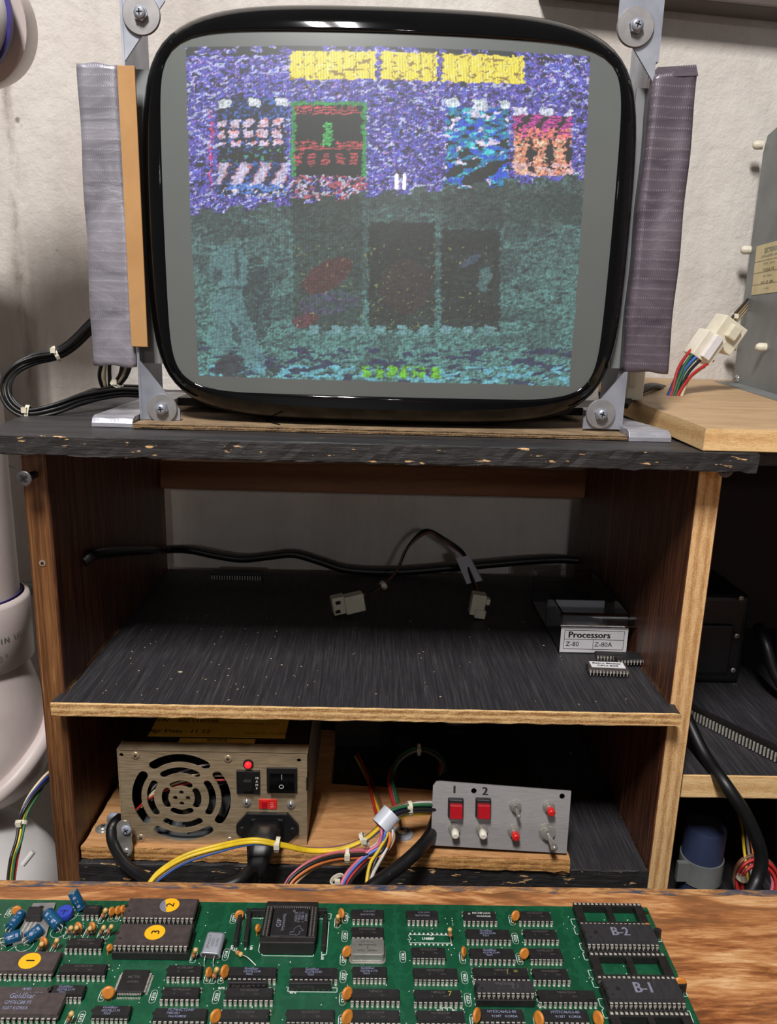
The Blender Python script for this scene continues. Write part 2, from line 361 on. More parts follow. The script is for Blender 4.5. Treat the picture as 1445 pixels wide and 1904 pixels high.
    def build(s, name, parent=None, org=None, bevel=0, seg=2):
        if org is None:
            a = np.array(s.v); org = Vector(((a[:, 0].min()+a[:, 0].max())/2, (a[:, 1].min()+a[:, 1].max())/2, a[:, 2].min()))
        org = Vector(org)
        if bevel:
            import bmesh as bmm
        me = s.mesh(name, org)
        if bevel:
            b = bmm.new(); b.from_mesh(me); bmm.ops.remove_doubles(b, verts=b.verts, dist=1e-7)
            bmm.ops.recalc_face_normals(b, faces=b.faces)
            ed = [e for e in b.edges if len(e.link_faces) == 2 and e.calc_face_angle(0) > .6]
            bmm.ops.bevel(b, geom=ed, offset=bevel, segments=seg, affect='EDGES', profile=.5, clamp_overlap=True)
            b.to_mesh(me); b.free()
        o = bpy.data.objects.new(name, me); COL.objects.link(o)
        W[o.name] = org
        if parent is not None:
            o.parent = parent; o.location = org-W[parent.name]
        else: o.location = org
        return o
W = {}
def tag(o, label=None, cat=None, group=None, kind=None):
    if label: o['label'] = label
    if cat: o['category'] = cat
    if group: o['group'] = group
    if kind: o['kind'] = kind
    return o
def thing(name, label, cat, loc, group=None):
    o = bpy.data.objects.new(name, None); COL.objects.link(o); o.location = loc; o.empty_display_size = .02
    W[o.name] = Vector(loc); return tag(o, label, cat, group)
_tc = {}
def text_geo(txt):
    if txt in _tc: return _tc[txt]
    cu = bpy.data.curves.new('lettering', 'FONT'); cu.body = txt; cu.align_x = 'CENTER'; cu.align_y = 'CENTER'; cu.resolution_u = 2
    o = bpy.data.objects.new('lettering', cu); COL.objects.link(o)
    dg = bpy.context.evaluated_depsgraph_get(); me = o.evaluated_get(dg).to_mesh()
    g = ([tuple(v.co) for v in me.vertices], [tuple(p.vertices) for p in me.polygons])
    o.evaluated_get(dg).to_mesh_clear(); bpy.data.objects.remove(o); bpy.data.curves.remove(cu)
    _tc[txt] = g; return g
def text(mb, txt, c, size, mat, right=(1, 0, 0), up=(0, 0, 1), sx=1.0, off=.00008, bold=0):
    """letters printed on a surface; a thin film lifted off it along its normal"""
    r = Vector(right).normalized(); u = Vector(up).normalized(); nn = r.cross(u); c = Vector(c)
    g = text_geo(txt)
    for k, dx in enumerate((0,) if not bold else (-bold, 0, bold)):
        mb.raw([c+r*((x*sx+dx)*size)+u*(y*size)+nn*(off+k*3e-5) for x, y, _ in g[0]], g[1], mat)
    return mb
def plate2d(outlines, thick, mat, origin, right, up):
    """flat plate with holes from closed 2-D outlines (first is the outer one)"""
    cu = bpy.data.curves.new('plate', 'CURVE'); cu.dimensions = '2D'; cu.fill_mode = 'BOTH'; cu.extrude = thick/2
    for ol in outlines:
        sp = cu.splines.new('POLY'); sp.points.add(len(ol)-1)
        for i, (x, y) in enumerate(ol): sp.points[i].co = (x*10, y*10, 0, 1)
        sp.use_cyclic_u = True
    cu.extrude = thick/2*10
    o = bpy.data.objects.new('plate', cu); COL.objects.link(o)
    dg = bpy.context.evaluated_depsgraph_get(); me = o.evaluated_get(dg).to_mesh()
    r = Vector(right).normalized(); u = Vector(up).normalized(); nn = r.cross(u); c = Vector(origin)
    vs = [c+r*(v.co.x/10)+u*(v.co.y/10)+nn*(v.co.z/10) for v in me.vertices]
    fs = [tuple(p.vertices) for p in me.polygons]
    o.evaluated_get(dg).to_mesh_clear(); bpy.data.objects.remove(o); bpy.data.curves.remove(cu)
    return MB().raw(vs, fs, mat)
def circ(cx, cy, r, n=20): return [(cx+r*math.cos(2*math.pi*i/n), cy+r*math.sin(2*math.pi*i/n)) for i in range(n)]
def arcslot(cx, cy, r0, r1, a0, a1, n=14):
    """slot along an arc with rounded ends, angles in degrees"""
    rm = (r0+r1)/2; h = (r1-r0)/2; a0 = math.radians(a0); a1 = math.radians(a1); out = []
    for i in range(n+1):
        a = a0+(a1-a0)*i/n; out.append((cx+r1*math.cos(a), cy+r1*math.sin(a)))
    for i in range(1, 6):
        t = math.pi*i/6; out.append((cx+(rm+h*math.cos(t))*math.cos(a1)-h*math.sin(t)*math.sin(a1), cy+(rm+h*math.cos(t))*math.sin(a1)+h*math.sin(t)*math.cos(a1)))
    for i in range(n+1):
        a = a1+(a0-a1)*i/n; out.append((cx+r0*math.cos(a), cy+r0*math.sin(a)))
    for i in range(1, 6):
        t = math.pi*(1-i/6); out.append((cx+(rm+h*math.cos(t))*math.cos(a0)+h*math.sin(t)*math.sin(a0), cy+(rm+h*math.cos(t))*math.sin(a0)-h*math.sin(t)*math.cos(a0)))
    return out
def rrect(cx, cy, w, h, r, n=4):
    out = []
    for (sx, sy, a0) in ((1, 1, 0), (-1, 1, 90), (-1, -1, 180), (1, -1, 270)):
        for i in range(n+1):
            a = math.radians(a0+90*i/n); out.append((cx+sx*(w/2-r)+r*math.cos(a), cy+sy*(h/2-r)+r*math.sin(a)))
    return out
def rotz(a): return Matrix.Rotation(a, 4, 'Z')
def screw_mb(c, nrm, r, mat, slot=True, h=None, flat=False):
    """pan head with a cross slot, facing nrm"""
    mb = MB(); c = Vector(c); nrm = Vector(nrm).normalized(); h = h or r*.55
    mb.cyl(c, c+nrm*h, r, mat, n=18, rings=[(0, r), (.45, r*.97), (.8, r*.8), (1, r*.55)])
    if slot:
        x = nrm.orthogonal().normalized(); y = nrm.cross(x); a = .5+c.x*40
        x, y = x*math.cos(a)+y*math.sin(a), y*math.cos(a)-x*math.sin(a)
        for p, q in ((x, y), (y, x)):
            b = [c+nrm*(h*1.02)+p*(sx*r*.5)+q*(sy*r*.11) for sx, sy in ((-1, -1), (1, -1), (1, 1), (-1, 1))]
            mb.raw(b, [(0, 1, 2, 3)], M['ink_black'])
    return mb

# ================================================================== SETTING
WALLY = .83
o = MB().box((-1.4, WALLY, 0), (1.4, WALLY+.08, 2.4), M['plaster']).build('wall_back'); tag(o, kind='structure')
o = MB().box((-1.4, -1.2, -.05), (1.4, WALLY+.08, 0), M['concrete']).build('floor'); tag(o, kind='structure')

# overhead beam in the top right corner
g = MB(); a = P(1000, -3, .828); b = P(1480, 46, .828)
q0 = lambda v, y, dz: Vector((v.x+(.0 if v is a else .0), y, v.z+dz))
g.hull8([q0(a, .795, 0), q0(a, .828, .0), q0(a, .828, .09), q0(a, .795, .09)], [q0(b, .795, 0), q0(b, .828, .0), q0(b, .828, .09), q0(b, .795, .09)], M['beam'])
BEAM = g

# ================================================================== WORKBENCH
ZB = .738
t = thing('workbench', 'wooden workbench with a worn orange-brown plywood top under the green circuit board', 'workbench', (0, .1, 0))
g = MB().box((-.62, -.25, ZB-.03), (.62, .4100, ZB), M['bench'], faces={'+y': M['bench_edge']})
g.build('bench_top', t, bevel=.0012)
# strip of old blue paint along the back rim
g = MB(); xs = np.linspace(-.62, .62, 90); vs = []; fs = []
for i, x in enumerate(xs):
    wd = .0035+.003*random.random(); vs += [(x, .4092, ZB+.00015), (x, .4092-wd, ZB+.00015)]
for i in range(len(xs)-1): fs.append((2*i, 2*i+1, 2*i+3, 2*i+2))
tag(g.raw(vs, fs, M['bench_edge']).build('painted_rim', t), 'worn blue paint along the rear edge of the bench top')
for x in (-.56, .56):
    for y in (-.2, .36): MB().box((x-.03, y-.03, 0), (x+.03, y+.03, ZB-.03), M['ply_face']).build('leg', t, bevel=.002)

# ================================================================== LEFT CABINET (holds monitor, shelf, lower bay)
XL0, XL1, XR0, XR1 = -.2320, -.2150, .2170, .2340
YF = .51; YBK = .792; ZT = .9860; ZT2 = .9985
cab = thing('storage_cabinet', 'open wooden cabinet with black shelves carrying the tube monitor', 'cabinet', (0, .65, 0))
MB().box((XL0, YF, 0), (XL1, YBK, ZT), M['stain_in'], faces={'-y': M['stain_front']}).build('side_panel', cab, bevel=.0015)
tag(bpy.data.objects['side_panel'], 'left side panel with dark orange-brown stained front edge')
o = MB().box((XR0, YF, 0), (XR1, YBK, ZT), M['stain_in'], faces={'-y': M['ply_x'], '+x': M['ply_face']}).build('side_panel', cab, bevel=.0008)
tag(o, 'right side panel with bare pale plywood front edge')
# top board, edge ragged
def ragged(poly, z0, z1, top, edge, amp=.0007, nsub=60):
    mb = MB(); pts = []
    for i in range(len(poly)):
        a = Vector((*poly[i], 0)); b = Vector((*poly[(i+1) % len(poly)], 0)); k = max(1, int((b-a).length/.006))
        nn = (b-a).normalized().cross(Vector((0, 0, 1)))
        for j in range(k):
            pts.append((a.lerp(b, j/k), nn))
    n = len(pts); rings = []
    for lv, (z, ins) in enumerate(((z0, .0004), (z0+.0008, 0), ((z0+z1)/2, 0), (z1-.0008, 0), (z1, .0006))):
        rings.append([(p.x-nn.x*(ins+random.random()*amp), p.y-nn.y*(ins+random.random()*amp), z+(random.random()-.5)*amp*(1.4 if lv in (0,) else .3)) for p, nn in pts])
    vs = [v for r in rings for v in r]; fs = []
    for k in range(4):
        for i in range(n):
            j = (i+1) % n; fs.append((k*n+i, k*n+j, (k+1)*n+j, (k+1)*n+i))
    mb.raw(vs, fs, edge); mb.raw(rings[4], [tuple(range(n))], top); mb.raw(rings[0], [tuple(range(n-1, -1, -1))], edge); return mb
poly = [(-.247, .485), (.2445, .485), (.2445, .80), (-.285, .80), (-.262, .60)]
o = ragged(poly, ZT, ZT2, M['black_top'], M['black_edge'], .0009).build('top_board', cab); tag(o, 'black painted top board with chipped edges')
poly = [(-.2195, .495), (.2205, .495), (.2205, .5095), (.2168, .5100), (.2168, YBK), (-.2148, YBK), (-.2148, .5098), (-.2195, .5095)]
o = ragged(poly, .8010, .8110, M['black_board'], M['ply_z'], .0005).build('shelf', cab); tag(o, 'middle shelf, black painted face and raw plywood front edge')
o = MB().box((XL1, .776, .9010), (XR0, .790, .93), M['rail_wood']).build('back_rail', cab, bevel=.001)
MB().box((XL1, .776, .93), (XR0, .790, ZT), M['rail_wood'])
poly = [(XL1, .5085), (XR0, .5085), (XR0, YBK), (XL1, YBK)]
o = ragged(poly, .6520, .6715, M['black_board'], M['black_edge'], .0009).build('bottom_shelf', cab); tag(o, 'bottom shelf of rough black painted boards')
MB().box((XL1, .530, .628), (XR0, .79, .6495), M['black_board']).build('lower_shelf_board', cab)
# back of lower bay: thin dark hardboard
MB().box((XL1, .7925, .50), (XR0, .7955, .80), M['black_metal']).build('back_panel', cab)
for (px, py, side) in ((44, 890, -1), (1350, 874, 1)):
    c = P(px, py, .492); base = P(px+(22 if side < 0 else -22), py-8, .511)
    d = (c-base).normalized(); g = MB(); tip = base-d*.004
    prof = [(0, .0018)]; SM = M['dark_screw']
    k = 12
    for i in range(k): prof += [((i+.3)/k*.86, .0017), ((i+.5)/k*.86, .0026), ((i+.8)/k*.86, .0017)]
    prof += [(.88, .0020), (.985, .0050), (1, .0050)]
    g.cyl(tip, c, .002, SM, rings=prof, n=16)
    s_ = screw_mb(c, d, .0048, SM, h=.0003); g.add(s_)
    x = d.orthogonal().normalized(); y = d.cross(x)
    for p, q in ((x, y), (y, x)):
        g.raw([c+d*.0005+p*(sx*.0028)+q*(sy*.0006) for sx, sy in ((-1, -1), (1, -1), (1, 1), (-1, 1))], [(0, 1, 2, 3)], M['ink_black'])
    tag(g.build('screw', cab), 'countersunk screw backed half out of the side panel')
g = MB(); c = P(79, 1047, .5098); g.cyl(c, c+Vector((0, -.0004, 0)), .0022, M['steel'], n=14).cyl(c, c+Vector((0, -.0008, 0)), .0011, M['ink_black'], n=12)
g.build('nail', cab)

# ================================================================== RIGHT CABINET
rc = thing('side_cabinet', 'open cabinet to the right with a dark shelf and pale plywood edge', 'cabinet', (.5, .65, 0))
poly = [(.2343, .51), (.70, .51), (.70, .80), (.2343, .80)]
o = ragged(poly, .7345, .7535, M['black_board'], M['ply_pale'], .0002).build('shelf', rc)
MB().box((.70, .51, 0), (.717, .80, .986), M['stain_in']).build('side_panel', rc, bevel=.001)
MB().box((.2343, .51, .585), (.70, .80, .603), M['black_board']).build('bottom_shelf', rc)
MB().box((.2343, .8005, .50), (.717, .8040, .996), pm('dark_hardboard', (44, 30, 26), (34, 24, 21), 20, rough=.8)).build('back_panel', rc)
MB().box((.246, .512, .986), (.717, .80, .9975), M['black_board']).build('top_board', rc)

# pale plywood board lying on both cabinets, under the metal box
z1 = 1.0138; z0 = 1.0018-.003
bp = [(.2078, .487), (.70, .487), (.70, .828), (.235, .828), (.205, .640)]
g = MB().prism([(x, y, z0) for x, y in bp][::-1], (0, 0, z1-z0), M['ply_face2'], side=M['ply_pale'])
g.xf(Matrix.Translation((0, .487, z0))@Matrix.Rotation(.021, 4, 'X')@Matrix.Translation((0, -.487, -z0)))
o = g.build('plywood_board', bevel=.0006); tag(o, 'pale plywood board lying on the cabinet tops under the grey metal box', 'board')
g = MB(); pts = [P(1170, 748, .62), P(1190, 722, .64), P(1215, 712, .67), P(1240, 716, .72), P(1255, 722, .74)]

# ================================================================== METAL BOX on the right
bx = thing('metal_box', 'grey galvanised metal chassis box with a paper label at the right edge', 'metal box', (.4, .68, z1))
a0 = P(1362, 712, .805)
dirx = Vector((-.102, -1, -.021)).normalized(); up = Vector((0, 0, 1))
nrm = Vector((-1, .102, 0)).normalized()
c_ = P(1411, 283, .805); H_ = c_.z-a0.z
bot = a0; LN = .33
poly = [bot, bot+dirx*LN, bot+dirx*LN+up*(H_+.03), bot+dirx*.12+up*(H_+.03), bot+dirx*.006+up*(H_+.014), bot+up*H_]
bk = -nrm*.12
MB().prism(poly, bk, M['galv_box']).build('casing', bx, bevel=.0008)
fl = MB(); 
fl.hull8([a0+up*.0, a0+nrm*.018, a0+nrm*.018+up*.0015, a0+up*.0015], [a0+dirx*LN, a0+dirx*LN+nrm*.018, a0+dirx*LN+nrm*.018+up*.0015, a0+dirx*LN+up*.0015], M['galv_box'])
o = fl.build('mounting_flange', bx)
def onface(px, py):
    r = Vector(ray(px, py)); o_ = Vector((0, 0, CAMZ)); t_ = (a0-o_).dot(nrm)/r.dot(nrm); return o_+r*t_
for px, py in ((1418, 270), (1395, 465), (1368, 645), (1424, 646)):
    c = onface(px, py); g = MB()
    g.cyl(c, c+nrm*.004, .004, M['nylon'], n=14).cyl(c+nrm*.003, c+nrm*.009, .0042, M['nylon'], n=14, rings=[(0, .0042), (.6, .004), (1, .002)])
    g.build('standoff_clip', bx)
c = onface(1371, 708)+up*.002; tag(screw_mb(c, nrm, .0042, M['steel']).build('screw', bx), 'bright screw at the foot of the box')
q = [onface(*p) for p in ((1408, 458), (1480, 438), (1466, 540), (1398, 549))]
lb = MB().raw([v+nrm*.0004 for v in q], [(0, 3, 2, 1)], M['paper_label'])
def lbt(txt, u, v_, size, mat, sx=1.0):
    c = q[0].lerp(q[1], u).lerp(q[3].lerp(q[2], u), v_); text(lb, txt, c+nrm*.0006, size, mat, right=(q[1]-q[0]), up=(q[0]-q[3]), sx=sx)
lbt('ELECTROHOME', .45, .14, .0062, M['teal_ink'], .8); lbt('ELECTRONICS DIVISION  CANADA', .42, .25, .0026, M['teal_ink'])
for i, s_ in enumerate(('MODEL NO.      SERIAL NO.', '17 80 10g 84  ST53', 'DATE      INSPECTED', 'VOLTS   HZ    AMPS', '115  60   85w')):
    lbt(s_, .42, .40+i*.125, .0034 if i % 2 else .0022, M['ink_black'] if i % 2 else M['teal_ink'])
for v_ in (.33, .56, .80):
    a = q[0].lerp(q[3], v_); b = q[1].lerp(q[2], v_); d = (q[0]-q[3]).normalized()*.00015
    lb.raw([a+nrm*.0006-d, b+nrm*.0006-d, b+nrm*.0006+d, a+nrm*.0006+d], [(0, 1, 2, 3)], M['ink_black'])
tag(lb.build('paper_label', bx), 'aged cream maker plate label')
BOXA, BOXD, BOXN = a0, dirx, nrm

# beam object
tag(BEAM.build('overhead_beam', bevel=.002), 'grey-brown overhead beam against the wall at the top right', 'beam')

# ================================================================== CRT MONITOR
CXM, CZM = .0065, 1.1328
tv = thing('tube_monitor', 'bare cathode ray tube monitor showing a garbled game picture', 'monitor', (CXM, .56, ZT2+.004))
def se(a, b, n_, th):
    c, s_ = math.cos(th), math.sin(th)
    r = (abs(c/a)**n_+abs(s_/b)**n_)**(-1/n_); return r*c, r*s_
def face_y(x, z): return .5225+.62*x*x+.55*z*z
AI, BI, NI = .1450, .1093, 9.0
AO, BO, NO = .1610, .1288, 5.0
N = 160; g = MB(); rings = []
for k, t_ in enumerate([0, .03, .12, .25, .4, .55, .7, .82, .91, .965, 1.0]):
    row = []
    for i in range(N):
        th_ = 2*math.pi*i/N; xi, zi = se(AI, BI, NI, th_); xo, zo = se(AO, BO, NO, th_)
        x = xi+(xo-xi)*t_; z = zi+(zo-zi)*t_
        y = face_y(x, z)+.016*(1-math.sqrt(max(0, 1-(t_**2.2))))-(.0012*min(1, t_/.03))
        if k == 0: y += .0012
        row.append((CXM+x, y, CZM+z))
    rings.append(row)
for sc_, yy in ((1.0, .578), (.985, .585), (.90, .62), (.60, .67), (.30, .705), (.1, .72), (.09, .80)):
    row = []
    for i in range(N):
        th_ = 2*math.pi*i/N; nn = NO if sc_ > .85 else 2.4
        x, z = se(AO*sc_, BO*sc_ if sc_ > .2 else AO*sc_, nn, th_); row.append((CXM+x, yy, CZM+z))
    rings.append(row)
vs = [v for r in rings for v in r]; fs = []
for k in range(len(rings)-1):
    for i in range(N):
        j = (i+1) % N; fs.append((k*N+i, (k+1)*N+i, (k+1)*N+j, k*N+j))
fs.append(tuple(range((len(rings)-1)*N, len(rings)*N)))
tag(g.raw(vs, fs, M['black_gloss'], True).build('glass_tube', tv), 'glossy black rounded glass border and tube')
# thin rolled lip just inside the black border
g = MB(); p = []
for i in range(N+1):
    x, z = se(AI-.0006, BI-.0006, NI, 2*math.pi*i/N); p.append((CXM+x, face_y(x, z)-.0006, CZM+z))
# ---- the picture: per-vertex colours on the curved phosphor surface
NU, NV = 430, 360
u = np.linspace(-1, 1, NU); v = np.linspace(-1, 1, NV); U, V = np.meshgrid(u, v)
V = np.sign(V)*np.abs(V)**.97
hw = AI*(1-np.minimum(1, np.abs(V))**NI)**(1/NI); hw = np.maximum(hw, AI*.78)
X = U*hw; Z = V*BI
Yy = .5225+.62*X*X+.55*Z*Z
xw = X+CXM; zw = Z+CZM
# raster corners (metres)
TL, TR, BR, BL = (-.1213, 1.2333), (.1285, 1.2358), (.1322, 1.0335), (-.1196, 1.0340)
s = (xw+.12)/.25; tt = (1.234-zw)/.2
for _ in range(6):
    xl = TL[0]+(BL[0]-TL[0])*tt; xr = TR[0]+(BR[0]-TR[0])*tt; s = (xw-xl)/(xr-xl)
    zt = TL[1]+(TR[1]-TL[1])*s; zb = BL[1]+(BR[1]-BL[1])*s; tt = (zt-zw)/(zt-zb)
ins = (s >= 0) & (s <= 1) & (tt >= 0) & (tt <= 1)
dx = (1-tt)*(340+(1102-340)*s)+tt*(365+(1062-365)*s)
dy = (1-s)*(80+(698-80)*tt)+s*(98+(718-98)*tt)
jx = None
def vn(x, y, sx, sy, seed, skew=0.0):
    r = np.random.RandomState(seed); T = r.rand(256, 256)
    a = (x+skew*y)/sx+1000; b = y/sy+1000; ia = np.floor(a).astype(int); ib = np.floor(b).astype(int); fa = a-ia; fb = b-ib
    fa = fa*fa*(3-2*fa); fb = fb*fb*(3-2*fb); g_ = lambda i, j: T[j % 256, i % 256]
    return (g_(ia, ib)*(1-fa)+g_(ia+1, ib)*fa)*(1-fb)+(g_(ia, ib+1)*(1-fa)+g_(ia+1, ib+1)*fa)*fb
rdx, rdy = dx, dy
dx = dx+7*(vn(rdx, rdy, 9, 3.2, 60)-.5)+5*(vn(rdx, rdy, 24, 7, 61)-.5); dy = dy+5*(vn(rdx, rdy, 6, 5, 62)-.5)
L = lambda c: np.array(s2l(c))
col = np.zeros((NV, NU, 3))
def put(mask, c, a=1.0):
    mk = (mask*a)[..., None]; col[:] = col*(1-mk)+L(c)*mk
dash = vn(dx, dy, 11, 4.2, 1, .5); dot = vn(dx, dy, 4.0, 3.6, 2); dd = vn(dx, dy, 5, 3.4, 3, -.4); blob = vn(dx, dy, 26, 18, 4, .8)
edge = 413-.093*dx+5*np.sign(np.sin(dx/9.))
topm = ins & (dy < edge)
# upper part: violet-blue speckle, white dots, dark gaps
f1 = vn(dx, dy, 2.6, 2.4, 51); f2 = vn(dx, dy, 6.5, 3.0, 52, .9); f3 = vn(dx, dy, 34, 24, 53, .5)
put(topm, (84, 70, 172)); put(topm & (f1 > .5), (104, 90, 204)); put(topm & (dot > .62), (92, 104, 214)); put(topm & (f1 < .3), (58, 44, 124)); put(topm & (f2+.25*f3 > .88), (190, 198, 240)); put(topm & (f1 > .86), (206, 160, 214))
put(topm & (f2+.3*f3 < .34), (30, 32, 44)); put(topm & (dd < .2), (36, 36, 60))
put(topm & (dy < 97+.018*(dx-340)) & (vn(dx, dy, 16, 9, 9, -1.2) < .58), (28, 30, 36))
slope = dy-.020*(dx-340)
# yellow title words
ty = (slope > 90) & (slope < 139)
for x0, x1 in ((538, 697), (706, 810), (820, 975)):
    mk = topm & ty & (dx > x0) & (dx < x1)
    put(mk, (246, 226, 70)); put(mk & (np.mod(dx-x0, 24.) < 2.4) & (dash > .35), (150, 130, 70)); put(mk & (vn(dx, dy, 12, 2.6, 12, -.6) < .22), (150, 122, 50)); put(mk & (dd > .8), (250, 240, 140))
def rect(x0, y0, x1, y1): return topm & (dx > x0) & (dx < x1) & (slope > y0-.02*(x0-340)) & (slope < y1-.02*(x0-340))
# first portrait panel: rows of pale faces
r1 = rect(403, 172, 532, 350); rows = np.sin((dy)/3.1)
put(r1, (36, 46, 96)); put(r1 & (dot > .62), (60, 110, 200)); put(r1 & (dd < .4), (26, 26, 34))
fc = np.sin((dx-403)/4.1*(.98)+np.sin(dy/7.)*.7)
put(r1 & (dy > 212) & (dy < 258) & (fc > -.55) & (rows > -.5), (222, 206, 232)); put(r1 & (dy > 212) & (dy < 258) & (fc > -.55) & (dot > .72), (244, 160, 160))
put(r1 & (dy > 262) & (dy < 288) & (dash < .62), (22, 24, 24)); put(r1 & (dy > 262) & (dy < 288) & (dot > .8), (70, 160, 120))
fc2 = np.sin((dx-403+.5*(dy-300))/6.2); put(r1 & (dy > 290) & (dy < 328) & (fc2 > -.2), (206, 196, 226)); put(r1 & (dy > 290) & (dy < 328) & (fc2 > -.2) & (fc2 < .1), (214, 120, 110))
put(r1 & (dy > 176) & (dy < 190) & (np.sin((dx-403)/8.6) > .2), (226, 232, 240)); put(r1 & (dy > 328) & (dash > .5), (80, 130, 220)); put(r1 & (dy > 328) & (dot > .74), (236, 220, 226))
put(topm & (np.abs(dx-391) < 2.2) & (dy > 195) & (dy < 330) & (dot > .4), (216, 50, 130))
# second panel: black with green frame and red rows
r2 = rect(541, 182, 680, 316); put(r2, (50, 150, 78)); r2i = rect(549, 189, 672, 316); put(r2i, (17, 20, 21))
rr = (np.mod(dy, 5.2) < 2.6)
put(r2i & (dy < 205) & rr & (dash > .3), (206, 76, 84)); put(r2i & (dy > 252) & (dy < 268) & rr & (dash > .25), (206, 74, 82))
put(r2i & (dy > 274) & (dy < 297) & rr & (np.sin((dx-549)/4.0) > -.15), (196, 74, 84)); put(r2i & (dx > 601) & (dx < 616) & (dy > 222) & (dy < 262) & (np.mod(dy, 5.2) > 1.0), (72, 190, 96))
r2b = rect(541, 314, 680, 360); put(r2b & (dash > .45), (196, 90, 110)); put(r2b & (dd < .45), (40, 40, 70)); put(r2b & (dot > .66), (200, 200, 220))
# fourth panel: cyan and blue
r4 = rect(825, 192, 942, 345); put(r4, (24, 30, 40)); put(r4 & (vn(dx, dy, 14, 5, 21, .7) > .40), (30, 128, 176)); put(r4 & (vn(dx, dy, 13, 5, 22, -.5) > .6), (40, 84, 220)); put(r4 & (vn(dx, dy, 14, 6.5, 23, .7) > .76), (232, 220, 250)); put(r4 & (vn(dx, dy, 11, 5, 26, .7) > .74), (70, 206, 222))
put(r4 & (dy > 285) & (vn(dx, dy, 20, 14, 24, .9) < .56), (30, 33, 36)); put(rect(825, 178, 945, 194) & (np.sin((dx-825)/8.) > .1), (224, 236, 250))
# fifth panel: magenta above, orange below, dark heads
r5 = rect(953, 203, 1064, 312); put(r5, (30, 24, 34)); hd = np.sin((dx-953+.75*(dy-205))/5.9)
put(r5 & (dy < 246) & (np.mod(dy, 4.6) < 3.0) & (hd > -.62), (214, 62, 170)); put(r5 & (dy > 228) & (dy < 246) & (dot > .5), (240, 130, 120))
hx = np.minimum(np.minimum(np.abs(dx-986), np.abs(dx-1022)), np.abs(dx-1058)); put(r5 & (dy >= 246) & (hx > 6+3*np.sin(dy/6.)) & (dot > .30), (234, 146, 116)); put(r5 & (dy >= 246) & (hx > 7) & (dd > .64), (250, 206, 170)); put(r5 & (dy > 290) & (dash > .45), (240, 190, 190))
put(rect(953, 192, 1064, 204) & (np.sin((dx-953)/8.) > .0), (224, 226, 250))
# lower part: dim teal weave
low = ins & (dy >= edge); grad = np.clip((dy-350)/330., 0, 1)
base = L((72, 86, 82))*(1-grad[..., None])+L((92, 150, 146))*grad[..., None]
col[low] = base[low]
put(low & (vn(dx, dy, 4, 3.4, 31, .6) < .42), (54, 68, 70), .7); put(low & (vn(dx, dy, 12, 4, 33, .9) < .26), (42, 50, 60), .7); put(low & (vn(dx, dy, 7, 3.4, 34, -.3) > .76), (96, 150, 150), .5)
put(low & (vn(dx, dy, 60, 26, 36, .3) < .40), (44, 56, 58), .5)
put(low & (dy > 640) & (vn(dx, dy, 22, 5, 37, .9) < .36), (42, 44, 84), .9); put(low & (dy > 676) & (vn(dx, dy, 14, 6, 38, .5) > .62), (110, 190, 210), .8)
def lrect(x0, y0, x1, y1, c, a=1.0, soft=0): put(low & (dx > x0) & (dx < x1) & (dy > y0) & (dy < y1+4*np.sin(dx/8.)), c, a)
lrect(545, 352, 672, 602, (46, 54, 52), .75); lrect(684, 400, 806, 602, (33, 30, 28), .85); lrect(816, 412, 926, 604, (32, 30, 32), .88); lrect(820, 340, 935, 412, (44, 52, 52), .6); lrect(945, 345, 1080, 400, (46, 58, 56), .6)
el = lambda cx_, cy_, rx, ry, an=0.: (((dx-cx_)*math.cos(an)+(dy-cy_)*math.sin(an))/rx)**2+(((dy-cy_)*math.cos(an)-(dx-cx_)*math.sin(an))/ry)**2 < 1
put(low & el(608, 500, 52, 26, -.55), (82, 46, 48), .9); put(low & el(566, 585, 26, 14, -.4), (104, 52, 66), .8); put(low & el(610, 552, 56, 22, -.1) & (dot > .5), (80, 74, 110), .8)
put(low & el(752, 520, 46, 52), (60, 46, 46), .8); put(low & el(898, 505, 13, 24, .2), (70, 104, 108), .9); put(low & el(872, 470, 18, 7, -.6), (66, 82, 104), .8)
put(low & ((dx > 545) & (dx < 926)) & (dy > 440) & (dy < 606) & (vn(dx, dy, 5, 4, 41) > .90), (130, 140, 80), .8)
put(low & (dx > 550) & (dx < 926) & (dy > 596) & (dy < 612) & (np.sin(dx/6.5) > .1), (112, 158, 164), .9)
# green line of letters near the foot
for x0 in (673, 697, 721, 742, 765, 801): put(low & (dx > x0) & (dx < x0+(14 if x0 != 765 else 22)) & (dy > 676) & (dy < 700) & (dash > .25), (112, 196, 42))
# dim standing silhouette at the left, with dark shadow behind
figd = el(470, 560, 34, 100, .06) | el(425, 690, 32, 34) | el(505, 690, 16, 12); put(low & figd & (dd > .35), (42, 52, 58), .8)
fig = el(418, 480, 32, 40, .1) | el(444, 500, 14, 52, .1) | el(424, 560, 30, 42) | el(412, 610, 18, 50, -.05) | el(456, 620, 19, 62, -.25)
put(low & fig & (vn(rdx, rdy, 5, 6, 73) > .12), (88, 128, 132), .8); put(low & (el(404, 500, 9, 14, .3) | el(440, 480, 5, 30) | el(436, 612, 7, 26, -.3) | (el(432, 522, 26, 3))), (46, 58, 66), .75); put(low & el(425, 678, 20, 26), (46, 44, 56), .7); put(low & el(478, 670, 12, 34, -.1), (92, 140, 150), .6)
tx = .55+.9*vn(rdx, rdy, 3.0, 2.6, 71); tx2 = 1-.35*(vn(rdx, rdy, 7, 2.8, 72, .9) < .33); lowm = (low | (topm & (slope > 142)) | (topm & (slope < 88)))[..., None]
col = np.where(lowm, col*tx[..., None]*tx2[..., None], col*(.8+.25*tx[..., None]))
